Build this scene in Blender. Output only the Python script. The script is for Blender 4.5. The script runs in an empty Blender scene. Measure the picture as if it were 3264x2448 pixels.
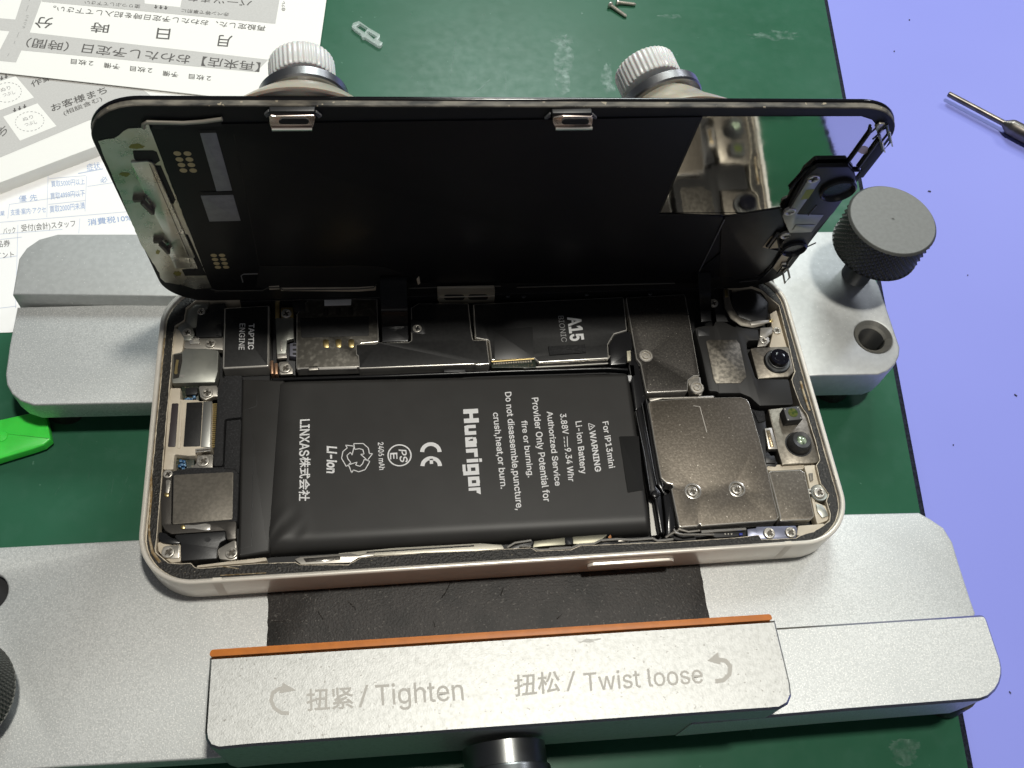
import bpy, bmesh, math, random
from mathutils import Vector, Matrix
random.seed(7)
MM = 0.001
# ------------------------------------------------------------------ camera
F_PX, IW, IH = 3046.92, 3264.0, 2448.0
CAM_R = Matrix(((0.99118475, 0.04007213, -0.12628153), (-0.09739515, 0.86656132, -0.48947489), (0.08981639, 0.49745925, 0.86282519)))
CAM_C = Vector((-20.65323869, -88.3707552, 164.69697594))
scene = bpy.context.scene
col = scene.collection
cd = bpy.data.cameras.new('camera'); cam = bpy.data.objects.new('camera', cd); col.objects.link(cam)
cd.sensor_width = 36.0; cd.lens = 36.0 * F_PX / IW; cd.clip_start = 0.005; cd.clip_end = 20.0
cam.matrix_world = Matrix.Translation(CAM_C * MM) @ CAM_R.to_4x4()
scene.camera = cam
# ------------------------------------------------------------------ light
world = bpy.data.worlds.new('World'); scene.world = world; world.use_nodes = True
bg = world.node_tree.nodes['Background']; bg.inputs[0].default_value = (0.80, 0.86, 1.0, 1); bg.inputs[1].default_value = 0.07
def area(name, loc, target, power, size, color, size_y=None):
    ld = bpy.data.lights.new(name, 'AREA'); ld.energy = power; ld.size = size; ld.color = color
    if size_y: ld.shape = 'RECTANGLE'; ld.size_y = size_y
    o = bpy.data.objects.new(name, ld); col.objects.link(o); o.location = loc
    d = Vector(target) - Vector(loc); o.rotation_euler = d.to_track_quat('-Z', 'Y').to_euler()
    return o
area('bench_lamp', (0.135, 0.024, 1.0), (0, 0, 0), 6.9, 0.07, (1.0, 0.965, 0.88))
area('ceiling_lamp', (0.17, 0.62, 0.56), (0, 0.10, 0), 4.3, 0.24, (0.90, 0.98, 0.97))
area('front_fill_lamp', (-0.2, -1.3, 1.2), (0, 0, 0), 1.0, 0.9, (1.0, 0.95, 0.88))  # added fill from the front, lifts the walls that face the camera
area('side_lamp', (1.1, 0.95, 1.0), (0.05, 0.05, 0), 3.0, 0.2, (0.86, 0.90, 1.0))
vs = scene.view_settings
vs.view_transform = 'Standard'; vs.look = 'None'; vs.gamma = 1; vs.use_curve_mapping = False; vs.exposure = 0.0
scene.cycles.max_bounces = 8
scene.cycles.sample_clamp_indirect = 6.0

# ------------------------------------------------------------------ measuring: photo pixel -> point on a plane of known height
K = 2212 / 900.0
CROP = {'D': (0, 0, 2212 / 3264.0), 'A': (450, 850, K), 'B': (1250, 850, K), 'C': (1950, 850, K), 'E': (450, 1350, K), 'G': (1250, 1350, K),
        'H': (1950, 1150, K), 'TL': (0, 0, 2.01091), 'TM': (1000, 0, 2.01091), 'TR': (2100, 0, 1.90034), 'L': (0, 700, 2.01091),
        'BL': (0, 1700, 2.01091), 'BM': (800, 1750, 2.01091), 'BR': (1700, 1650, 1.41432), 'a': (440, 880, 5.53), 'b': (420, 1640, 5.53),
        'c': (2340, 1560, 5.53), 'd': (2340, 860, 5.53), 'e': (270, 270, 5.53), 'f': (2480, 270, 5.53), 'g': (440, 700, 5.53),
        'h': (2300, 640, 5.53), 'k': (2500, 560, 3.95), 'l': (0, 1180, 3.95), 'm': (2400, 1100, 3.95), 'n': (2700, 1900, 3.0266),
        's1': (700, 80, 3.95), 's2': (1880, 80, 3.95), 'R': (2464, 800, 1.9512), 'S': (0, 0, 1.0)}
def ray(crop, p):
    ox, oy, s = CROP[crop]; u = ox + p[0] / s; v = oy + p[1] / s
    return CAM_R @ Vector(((u - IW / 2) / F_PX, -(v - IH / 2) / F_PX, -1.0))
def w1(crop, p, z):
    d = ray(crop, p); t = (z - CAM_C.z) / d.z
    q = CAM_C + d * t; return (q.x, q.y)
def W(crop, pts, z): return [w1(crop, p, z) for p in pts]
# display (lid) frame, fitted to its outline in the photo
LID_R = Matrix(((0.999930680, 0.0117392493, 0.000908011662), (0.00246516237, -0.133321004, -0.991069843), (-0.0115133589, 0.991003380, -0.133340702)))
LID_P = Vector((0.43098771, 23.64860463, 29.4511623))
LID_M = Matrix.Translation(LID_P) @ LID_R.to_4x4()
def l1(crop, p, h=0.0):
    d = ray(crop, p); n = LID_R.col[2]; P = LID_P + n * h
    t = (P - CAM_C).dot(n) / d.dot(n); q = LID_R.transposed() @ (CAM_C + d * t - LID_P)
    return (q.x, q.y)
def L(crop, pts, h=0.0): return [l1(crop, p, h) for p in pts]

# ------------------------------------------------------------------ materials (procedural; coordinates in mm)
MATS = {}
def mat(name, c, metal=0.0, rough=0.5, spec=0.5, c2=None, nscale=1.0, lo=0.4, hi=0.6, detail=3.0, bump=0.0, bscale=3.0, bdist=0.05,
        rvar=0.0, coat=0.0, trans=0.0, alpha=1.0, ior=1.45, stretch=None, voronoi=False, sss=0.0, c3=None, n3=0.15, lo3=0.45, hi3=0.6, speck=None, anoise=None):
    if name in MATS: return MATS[name]
    m = bpy.data.materials.new(name); m.use_nodes = True; nt = m.node_tree; b = nt.nodes['Principled BSDF']; lk = nt.links
    b.inputs['Base Color'].default_value = (*c, 1); b.inputs['Metallic'].default_value = metal; b.inputs['Roughness'].default_value = rough
    b.inputs['Specular IOR Level'].default_value = spec; b.inputs['Coat Weight'].default_value = coat; b.inputs['IOR'].default_value = ior
    b.inputs['Transmission Weight'].default_value = trans; b.inputs['Alpha'].default_value = alpha
    if sss: b.inputs['Subsurface Weight'].default_value = sss; b.inputs['Subsurface Scale'].default_value = 0.002
    tc = nt.nodes.new('ShaderNodeTexCoord'); mp = nt.nodes.new('ShaderNodeMapping'); lk.new(tc.outputs['Object'], mp.inputs[0])
    mp.inputs['Scale'].default_value = (1000, 1000, 1000)
    vec = mp.outputs[0]
    if stretch:
        m2 = nt.nodes.new('ShaderNodeMapping'); lk.new(vec, m2.inputs[0]); m2.inputs['Scale'].default_value = stretch[:3]
        if len(stretch) > 3: m2.inputs['Rotation'].default_value = (0, 0, stretch[3])
        svec = m2.outputs[0]
    else: svec = vec
    def noise(sc, v, det=detail):
        n = nt.nodes.new('ShaderNodeTexNoise'); n.inputs['Scale'].default_value = sc; n.inputs['Detail'].default_value = det
        lk.new(v, n.inputs['Vector']); return n.outputs['Fac']
    def ramp(fac, a, bb):
        r = nt.nodes.new('ShaderNodeMapRange'); r.inputs[1].default_value = a; r.inputs[2].default_value = bb; lk.new(fac, r.inputs[0]); return r.outputs[0]
    def mix(fac, a, bb):
        x = nt.nodes.new('ShaderNodeMix'); x.data_type = 'RGBA'; lk.new(fac, x.inputs[0])
        for s, k in ((a, 6), (bb, 7)):
            if isinstance(s, tuple): x.inputs[k].default_value = (*s, 1)
            else: lk.new(s, x.inputs[k])
        return x.outputs[2]
    cur = c
    if c2:
        f = ramp(noise(nscale, svec), lo, hi); cur = mix(f, cur, c2)
    if c3:
        f = ramp(noise(n3, vec, 4.0), lo3, hi3); cur = mix(f, cur, c3)
    if speck:   # (colour, scale per mm, threshold)
        f = ramp(noise(speck[1], vec, 2.0), speck[2], speck[2] + 0.03); cur = mix(f, cur, speck[0])
    if not isinstance(cur, tuple): lk.new(cur, b.inputs['Base Color'])
    if rvar:
        f = noise(0.35, vec, 4.0); r = nt.nodes.new('ShaderNodeMapRange'); lk.new(f, r.inputs[0])
        r.inputs[1].default_value = 0.3; r.inputs[2].default_value = 0.7; r.inputs[3].default_value = max(0.02, rough - rvar); r.inputs[4].default_value = rough + rvar
        lk.new(r.outputs[0], b.inputs['Roughness'])
    if bump:
        bn = nt.nodes.new('ShaderNodeBump'); bn.inputs['Strength'].default_value = bump; bn.inputs['Distance'].default_value = bdist * MM
        if voronoi:
            v = nt.nodes.new('ShaderNodeTexVoronoi'); v.inputs['Scale'].default_value = bscale; lk.new(vec, v.inputs['Vector']); lk.new(v.outputs['Distance'], bn.inputs['Height'])
        else: lk.new(noise(bscale, svec if stretch else vec, 2.0), bn.inputs['Height'])
        lk.new(bn.outputs[0], b.inputs['Normal'])
    if anoise: lk.new(ramp(noise(anoise[0], vec, 5.0), anoise[1], anoise[2]), b.inputs['Alpha'])
    MATS[name] = m; return m

ALU = mat('bead_blasted_aluminium', (0.525, 0.537, 0.527), 0.5, 0.52, c2=(0.63, 0.642, 0.63), nscale=2.8, bump=0.45, bscale=3.6, bdist=0.04, c3=(0.525, 0.54, 0.532), n3=0.05, lo3=0.45, hi3=0.75, speck=((0.74, 0.74, 0.715), 3.8, 0.58))  # pale specks put the blasted grain's sparkle into the colour
ALU_SMOOTH = mat('fine_anodised_aluminium', (0.495, 0.51, 0.50), 0.5, 0.5, c2=(0.535, 0.55, 0.54), nscale=0.8, bump=0.25, bscale=4.0, bdist=0.03, speck=((0.72, 0.73, 0.71), 2.6, 0.70))  # lighter specks are sparkle painted into the colour
JAW = mat('worn_bright_aluminium', (0.515, 0.515, 0.495), 0.5, 0.48, c2=(0.43, 0.43, 0.41), nscale=1.3, lo=0.42, hi=0.70, detail=5.0, bump=0.5, bscale=3.4, bdist=0.05, speck=((0.32, 0.31, 0.29), 1.5, 0.685))
ETCH = mat('etched_lettering_grey', (0.50, 0.475, 0.43), 0.2, 0.7)
CHAMFER = mat('machined_chamfer', (0.42, 0.42, 0.41), 1.0, 0.22)
ORANGE = mat('orange_rubber', (0.56, 0.17, 0.022), 0, 0.45, c2=(0.50, 0.15, 0.02), nscale=0.5)
KNOB = mat('dark_anodised_knob', (0.115, 0.118, 0.108), 0.55, 0.45)
KNOBTOP = mat('brushed_knob_top', (0.165, 0.166, 0.155), 0.5, 0.5, c2=(0.18, 0.181, 0.17), nscale=1.2, bump=0.05, bscale=5.0, bdist=0.03)
STEEL = mat('polished_steel', (0.55, 0.55, 0.53), 1.0, 0.18)
DARKSTEEL = mat('dark_turned_steel', (0.20, 0.205, 0.20), 1.0, 0.30, bump=0.1, bscale=3.0)
THREAD = mat('thread_metal', (0.36, 0.35, 0.31), 0.7, 0.35)
GREEN = mat('green_work_mat_rubber', (0.026, 0.104, 0.058), 0, 0.33, 0.17, c2=(0.031, 0.117, 0.068), nscale=0.06, lo=0.35, hi=0.7, detail=6.0, rvar=0.04, c3=(0.037, 0.120, 0.074), n3=0.22, lo3=0.52, hi3=0.8, bump=0.02, bscale=0.8, bdist=0.05, speck=((0.08, 0.19, 0.13), 0.55, 0.74))
SCUFF = mat('pale_scuff_on_mat', (0.13, 0.26, 0.19), 0, 0.36, c2=(0.075, 0.18, 0.125), nscale=0.8, anoise=(0.5, 0.38, 0.85))
MATEDGE = mat('mat_backing_navy', (0.006, 0.007, 0.016), 0, 0.7, 0.2, c2=(0.016, 0.019, 0.036), nscale=1.5)
BLUE = mat('lavender_blue_sheet', (0.26, 0.285, 0.74), 0, 0.42, 0.3, c2=(0.25, 0.275, 0.72), nscale=0.02, lo=0.3, hi=0.7, detail=2.0, bump=0.04, bscale=1.0, bdist=0.03)
LINT = mat('dust_lint', (0.06, 0.06, 0.10), 0, 0.9)
RUBBER = mat('black_textured_rubber', (0.026, 0.0235, 0.0215), 0, 0.50, 0.35, c2=(0.048, 0.044, 0.040), nscale=1.9, lo=0.5, hi=0.72, bump=0.7, bscale=2.6, bdist=0.09, c3=(0.016, 0.015, 0.0135), n3=0.16, lo3=0.50, hi3=0.66, speck=((0.095, 0.09, 0.082), 2.0, 0.66))
PAPER = mat('white_paper', (0.88, 0.87, 0.83), 0, 0.75, 0.2)
PAPERW = mat('thin_white_paper', (0.90, 0.895, 0.885), 0, 0.7, 0.2)
GREYPRINT = mat('grey_printed_panel', (0.55, 0.54, 0.52), 0, 0.75, 0.2, c2=(0.58, 0.57, 0.55), nscale=2.5)
INK = mat('grey_ink', (0.13, 0.125, 0.12), 0, 0.8, 0.1)
INKL = mat('light_grey_ink', (0.33, 0.325, 0.32), 0, 0.8, 0.1)
INKB = mat('blue_ink', (0.34, 0.44, 0.66), 0, 0.8, 0.1)
INKBL = mat('pale_blue_ink', (0.50, 0.56, 0.70), 0, 0.8, 0.1)
LIME = mat('bright_green_plastic', (0.07, 0.80, 0.085), 0, 0.33, 0.5, c2=(0.06, 0.72, 0.07), nscale=0.2, sss=0.15)
CLEAR = mat('translucent_plastic', (0.70, 0.80, 0.76), 0, 0.22, trans=0.3, alpha=0.5)
CLEARW = mat('ribbed_clear_plastic', (0.70, 0.70, 0.685), 0, 0.28, 0.5, alpha=0.9, sss=0.2)
CUP = mat('smoky_silicone', (0.46, 0.42, 0.33), 0, 0.28, 0.6, c2=(0.40, 0.37, 0.30), nscale=0.2, alpha=0.92, sss=0.25)
# phone
STARL = mat('starlight_aluminium', (0.84, 0.79, 0.70), 0.28, 0.28, c2=(0.80, 0.75, 0.665), nscale=0.2)
BAND = mat('antenna_band_plastic', (0.74, 0.69, 0.60), 0.1, 0.45)
BEIGE = mat('cream_plastic', (0.66, 0.585, 0.465), 0, 0.5, c2=(0.58, 0.51, 0.40), nscale=0.25)
GASKET = mat('grainy_black_gasket', (0.012, 0.011, 0.0095), 0, 0.5, 0.45, c2=(0.050, 0.044, 0.036), nscale=2.2, lo=0.52, hi=0.70, bump=0.9, bscale=2.4, bdist=0.14, speck=((0.26, 0.23, 0.17), 1.7, 0.72))
GLUE = mat('amber_glue_line', (0.30, 0.20, 0.09), 0.3, 0.4, c2=(0.55, 0.46, 0.32), nscale=0.9)
CAVITY = mat('cavity_black', (0.012, 0.012, 0.013), 0, 0.5)
MIDPLATE = mat('mid_plate_steel', (0.44, 0.43, 0.40), 0.8, 0.35)
BATT = mat('battery_wrap', (0.028, 0.027, 0.0255), 0, 0.44, 0.40, c2=(0.031, 0.030, 0.0285), nscale=0.2, bump=0.06, bscale=2.0, bdist=0.04)
BTAPE = mat('battery_tape', (0.030, 0.031, 0.032), 0, 0.38, 0.5, c2=(0.042, 0.043, 0.045), nscale=0.3, bump=0.25, bscale=0.45, bdist=0.3)
WHITE = mat('white_print', (0.84, 0.84, 0.84), 0, 0.5)
GREYTXT = mat('grey_print', (0.70, 0.70, 0.70), 0, 0.5)
DIMTXT = mat('dim_print', (0.32, 0.32, 0.32), 0, 0.5)
BLK = mat('matte_black_film', (0.014, 0.014, 0.0142), 0, 0.45, 0.28, c2=(0.018, 0.018, 0.018), nscale=1.5)
BLKP = mat('black_plastic', (0.017, 0.017, 0.018), 0, 0.38, 0.5, bump=0.2, bscale=3.0, bdist=0.04)
FOAM = mat('black_foam', (0.022, 0.022, 0.023), 0, 0.75, 0.3, c2=(0.04, 0.04, 0.042), nscale=2.8, lo=0.5, hi=0.7, bump=0.9, bscale=2.6, bdist=0.15)
FLEX = mat('glossy_flex', (0.014, 0.014, 0.015), 0, 0.22, 0.6, bump=0.15, bscale=2.0, stretch=(0.3, 3, 1))
NICKEL = mat('nickel_shield', (0.44, 0.415, 0.37), 0.7, 0.36, bump=0.1, bscale=2.0, bdist=0.04)
CHROME = mat('bright_edge_metal', (0.72, 0.69, 0.63), 0.7, 0.22)
SHIELD = mat('bronze_shield', (0.112, 0.097, 0.078), 0.72, 0.46, c2=(0.165, 0.145, 0.118), nscale=2.2, lo=0.45, hi=0.7, bump=0.45, bscale=2.8, bdist=0.05, speck=((0.45, 0.41, 0.35), 2.0, 0.70))
SHIELDD = mat('dark_bronze_shield', (0.034, 0.031, 0.028), 0.7, 0.48, c2=(0.062, 0.057, 0.05), nscale=2.6, lo=0.45, hi=0.7, bump=0.4, bscale=3.0, bdist=0.05, speck=((0.26, 0.24, 0.21), 2.0, 0.71))
SCUFFM = mat('scuffed_plate', (0.17, 0.155, 0.13), 0.75, 0.42, c2=(0.085, 0.078, 0.066), nscale=1.3, lo=0.4, hi=0.6, detail=6.0, bump=0.3, bscale=1.5, bdist=0.06)
SPKR = mat('speaker_plate', (0.17, 0.155, 0.13), 0.6, 0.50, c2=(0.21, 0.19, 0.16), nscale=1.6, bump=0.3, bscale=2.5, bdist=0.05)
SILVERG = mat('grey_silver_plate', (0.34, 0.345, 0.31), 0.7, 0.38, c2=(0.30, 0.305, 0.275), nscale=0.4)
GOLD = mat('gold_contact', (0.80, 0.62, 0.28), 1.0, 0.28)
GOLDPAD = mat('flat_gold_pad', (0.62, 0.50, 0.27), 0.3, 0.45)
COPPER = mat('copper_flex', (0.50, 0.30, 0.19), 0.8, 0.35)
SCREWM = mat('screw_steel', (0.62, 0.585, 0.52), 0.6, 0.30)
SCREWD = mat('screw_recess', (0.10, 0.09, 0.075), 0.8, 0.5)
LENSB = mat('lens_black', (0.006, 0.006, 0.010), 0, 0.12, 0.6)
CAMST = mat('camera_housing_steel', (0.26, 0.235, 0.195), 0.75, 0.36, c2=(0.19, 0.17, 0.14), nscale=1.2, bump=0.3, bscale=2.4, bdist=0.05)
LENSG = mat('lens_coating_green', (0.07, 0.12, 0.03), 0.4, 0.08, c2=(0.20, 0.22, 0.06), nscale=1.2, coat=1.0)
LENSI = mat('lens_pupil_pale', (0.55, 0.66, 0.48), 0.3, 0.12, c2=(0.10, 0.15, 0.09), nscale=1.0, coat=1.0)
BLUECHIP = mat('blue_chip', (0.02, 0.09, 0.22), 0, 0.3, c2=(0.25, 0.42, 0.60), nscale=2.5, lo=0.5, hi=0.62)
PERIW = mat('blue_grey_film', (0.20, 0.21, 0.28), 0.5, 0.35)
LABEL = mat('white_label', (0.62, 0.62, 0.62), 0, 0.6)
PCB = mat('dark_circuit_board', (0.02, 0.03, 0.02), 0, 0.4, c2=(0.16, 0.13, 0.08), nscale=2.6, lo=0.55, hi=0.7)
# display
GLASS = mat('black_cover_glass', (0.006, 0.006, 0.007), 0, 0.12, 0.5)
DIRTY = mat('dirty_bezel_edge', (0.030, 0.028, 0.025), 0, 0.65, c2=(0.19, 0.17, 0.135), nscale=0.7, lo=0.36, hi=0.66, detail=8.0, bump=0.5, bscale=1.6, bdist=0.08, stretch=(0.35, 1, 1), speck=((0.34, 0.29, 0.21), 0.9, 0.675))
BORDER = mat('display_border_black', (0.017, 0.017, 0.017), 0, 0.5, 0.3)
DFILM = mat('display_back_film', (0.008, 0.008, 0.009), 0, 0.42, 0.25)
DFILM2 = mat('display_flex_film', (0.018, 0.017, 0.016), 0, 0.36, 0.4, c2=(0.024, 0.022, 0.02), nscale=0.5)
MIRROR = mat('display_mirror_steel', (0.84, 0.83, 0.78), 1.0, 0.06, rvar=0.02, bump=0.03, bscale=0.35, bdist=0.25)
MIRRORW = mat('display_satin_steel', (0.80, 0.79, 0.72), 1.0, 0.30, rvar=0.06, c2=(0.70, 0.68, 0.57), nscale=0.15)
STICK = mat('grey_sticker', (0.36, 0.345, 0.33), 0, 0.5, c2=(0.31, 0.30, 0.285), nscale=0.8)
TINT = mat('yellow_stain', (0.34, 0.31, 0.09), 0.6, 0.3)
CLIP = mat('rosy_spring_steel', (0.66, 0.56, 0.51), 1.0, 0.25)

# ------------------------------------------------------------------ mesh helpers
def area2(p): return sum(p[i][0] * p[(i + 1) % len(p)][1] - p[(i + 1) % len(p)][0] * p[i][1] for i in range(len(p)))
def ccw(p): return list(p) if area2(p) > 0 else list(reversed(p))
def rounded(p, r, n=5):
    out = []; N = len(p)
    for i in range(N):
        a, b, c = Vector(p[i - 1][:2]), Vector(p[i][:2]), Vector(p[(i + 1) % N][:2])
        rr = r[i] if isinstance(r, (list, tuple)) else r
        u, v = a - b, c - b; lu, lv = u.length, v.length
        if rr <= 0 or lu < 1e-6 or lv < 1e-6: out.append((b.x, b.y)); continue
        u /= lu; v /= lv; ang = math.acos(max(-1, min(1, u.dot(v))))
        if ang > 3.05 or ang < 0.05: out.append((b.x, b.y)); continue
        d = min(rr / math.tan(ang / 2), lu * 0.45, lv * 0.45); r2 = d * math.tan(ang / 2)
        cen = b + (u + v).normalized() * (r2 / math.sin(ang / 2)); s = b + u * d - cen; e = b + v * d - cen
        a0 = math.atan2(s.y, s.x); a1 = math.atan2(e.y, e.x); da = (a1 - a0 + math.pi) % (2 * math.pi) - math.pi
        for k in range(n + 1):
            t = a0 + da * k / n; out.append((cen.x + r2 * math.cos(t), cen.y + r2 * math.sin(t)))
    return out
def inset(p, d):
    p = ccw(p); out = []; N = len(p)
    for i in range(N):
        a, b, c = Vector(p[i - 1]), Vector(p[i]), Vector(p[(i + 1) % N])
        e1, e2 = (b - a), (c - b)
        if e1.length < 1e-7 or e2.length < 1e-7: out.append(tuple(b)); continue
        n1 = Vector((-e1.y, e1.x)).normalized(); n2 = Vector((-e2.y, e2.x)).normalized(); m = n1 + n2
        if m.length < 0.2: out.append(tuple(b)); continue
        m.normalize(); k = d / max(0.35, m.dot(n1)); q = b + m * k; out.append((q.x, q.y))
    return out
def circle(c, r, n=28, r2=None, rot=0): return [(c[0] + r * math.cos(2 * math.pi * k / n + rot), c[1] + (r2 or r) * math.sin(2 * math.pi * k / n + rot)) for k in range(n)]
def rrect(w, h, r, n=12): return rounded([(-w / 2, -h / 2), (w / 2, -h / 2), (w / 2, h / 2), (-w / 2, h / 2)], r, n)
def ribbon(pts, wd):
    l, r = [], []
    for i in range(len(pts)):
        a = Vector(pts[max(0, i - 1)]); b = Vector(pts[min(len(pts) - 1, i + 1)]); t = (b - a).normalized(); n = Vector((-t.y, t.x)) * wd / 2; p = Vector(pts[i])
        l.append(tuple(p + n)); r.append(tuple(p - n))
    return l + r[::-1]
def link(name, bm, m, parent=None, M=None, smooth=True, ang=35):
    if M is not None: bm.transform(M)
    bmesh.ops.scale(bm, vec=(MM, MM, MM), verts=bm.verts)
    bmesh.ops.recalc_face_normals(bm, faces=bm.faces) if smooth != 'keep' else None
    me = bpy.data.meshes.new(name); bm.to_mesh(me); bm.free()
    for q in (m if isinstance(m, (list, tuple)) else [m]): me.materials.append(q)
    if smooth:
        for p in me.polygons: p.use_smooth = len(p.vertices) == 4
        me.set_sharp_from_angle(angle=math.radians(ang))
    o = bpy.data.objects.new(name, me); col.objects.link(o)
    if parent is not None: attach(o, parent)
    return o
WM = {}
def attach(o, parent):
    o.parent = parent; o.matrix_parent_inverse = WM.get(parent.name, Matrix.Identity(4)).inverted()
def add_slab(bm, outer, z0, z1, bev=0.0, holes=(), seg=3, mi=0, mtop=None, botbev=0.0, mbev=None):
    outer = ccw(outer); prof = []
    if botbev > 0:
        for k in range(seg): a = math.pi / 2 * k / seg; prof.append((botbev * (1 - math.sin(a)), z0 + botbev * (1 - math.cos(a))))
        prof.append((0.0, z0 + botbev))
    else: prof.append((0.0, z0))
    if bev > 0:
        for k in range(seg + 1): a = math.pi / 2 * k / seg; prof.append((bev * (1 - math.cos(a)), z1 - bev + bev * math.sin(a)))
    else: prof.append((0.0, z1))
    tops, bots = [], []
    for li, lp in enumerate([outer] + [ccw(h) for h in holes]):
        rings = []
        for d, z in prof:
            q = inset(lp, d if li == 0 else -d) if d > 1e-9 else lp
            rings.append([bm.verts.new((x, y, z)) for x, y in q])
        n = len(lp)
        for ri, (a, b) in enumerate(zip(rings, rings[1:])):
            mi_ = mbev if (mbev is not None and bev > 0 and ri >= len(prof) - 1 - seg) else mi
            for i in range(n):
                j = (i + 1) % n; vv = (a[i], a[j], b[j], b[i]) if li == 0 else (a[j], a[i], b[i], b[j])
                f = bm.faces.new(vv); f.material_index = mi_
        tops.append(rings[-1]); bots.append(rings[0])
    mt = mi if mtop is None else mtop
    if not holes:
        f = bm.faces.new(tops[0]); f.material_index = mt
        f = bm.faces.new(list(reversed(bots[0]))); f.material_index = mi
    else:
        for ls, k in ((tops, mt), (bots, mi)):
            es = []
            for lp in ls:
                for i in range(len(lp)):
                    e = bm.edges.get((lp[i], lp[(i + 1) % len(lp)])); es.append(e)
            r = bmesh.ops.triangle_fill(bm, edges=es, use_beauty=True)
            for g in r['geom']:
                if isinstance(g, bmesh.types.BMFace): g.material_index = k
def slab(name, outer, z0, z1, m, parent=None, bev=0.0, holes=(), r=0.0, M=None, seg=3, mtop=None, botbev=0.0, mbev=None):
    bm = bmesh.new(); o2 = rounded(outer, r) if r else outer
    add_slab(bm, o2, z0, z1, bev, holes, seg, 0, mtop, botbev, mbev)
    return link(name, bm, m, parent, M)
def sheet(name, polys, z, m, parent=None, M=None):
    bm = bmesh.new()
    for i, p in enumerate(polys): bm.faces.new([bm.verts.new((x, y, z + 0.002 * i)) for x, y in ccw(p)])
    return link(name, bm, m, parent, M, smooth='keep')
def add_tube(bm, pts, r, n=10, caps=True, mi=0):
    rings = []; P = [Vector(p) for p in pts]; up = None
    for i, p in enumerate(P):
        t = (P[min(i + 1, len(P) - 1)] - P[max(i - 1, 0)]).normalized()
        if up is None: up = t.orthogonal().normalized()
        up = (up - t * up.dot(t)).normalized(); s = t.cross(up); rr = r[i] if isinstance(r, (list, tuple)) else r
        rings.append([bm.verts.new(p + (up * math.cos(2 * math.pi * k / n) + s * math.sin(2 * math.pi * k / n)) * rr) for k in range(n)])
    for a, b in zip(rings, rings[1:]):
        for k in range(n): f = bm.faces.new((a[k], a[(k + 1) % n], b[(k + 1) % n], b[k])); f.material_index = mi
    if caps:
        bm.faces.new(rings[0][::-1]).material_index = mi; bm.faces.new(rings[-1]).material_index = mi
def tube(name, pts, r, m, parent=None, n=12, M=None):
    bm = bmesh.new(); add_tube(bm, pts, r, n); return link(name, bm, m, parent, M)
def add_lathe(bm, prof, n=48, M=None, mi=0, rib=0, amp=0.0):
    rings = []
    for r, z in prof:
        ring = []
        for k in range(n):
            a = 2 * math.pi * k / n; rr = r * (1 + amp * math.cos(rib * a)) if rib else r
            v = Vector((rr * math.cos(a), rr * math.sin(a), z)); ring.append(bm.verts.new(M @ v if M else v))
        rings.append(ring)
    for a, b in zip(rings, rings[1:]):
        for k in range(n): f = bm.faces.new((a[k], a[(k + 1) % n], b[(k + 1) % n], b[k])); f.material_index = mi
    bm.faces.new(rings[0][::-1]).material_index = mi; bm.faces.new(rings[-1]).material_index = mi
def lathe(name, prof, m, parent=None, n=48, M=None, rib=0, amp=0.0):
    bm = bmesh.new(); add_lathe(bm, prof, n, M, 0, rib, amp); return link(name, bm, m, parent)
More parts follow.
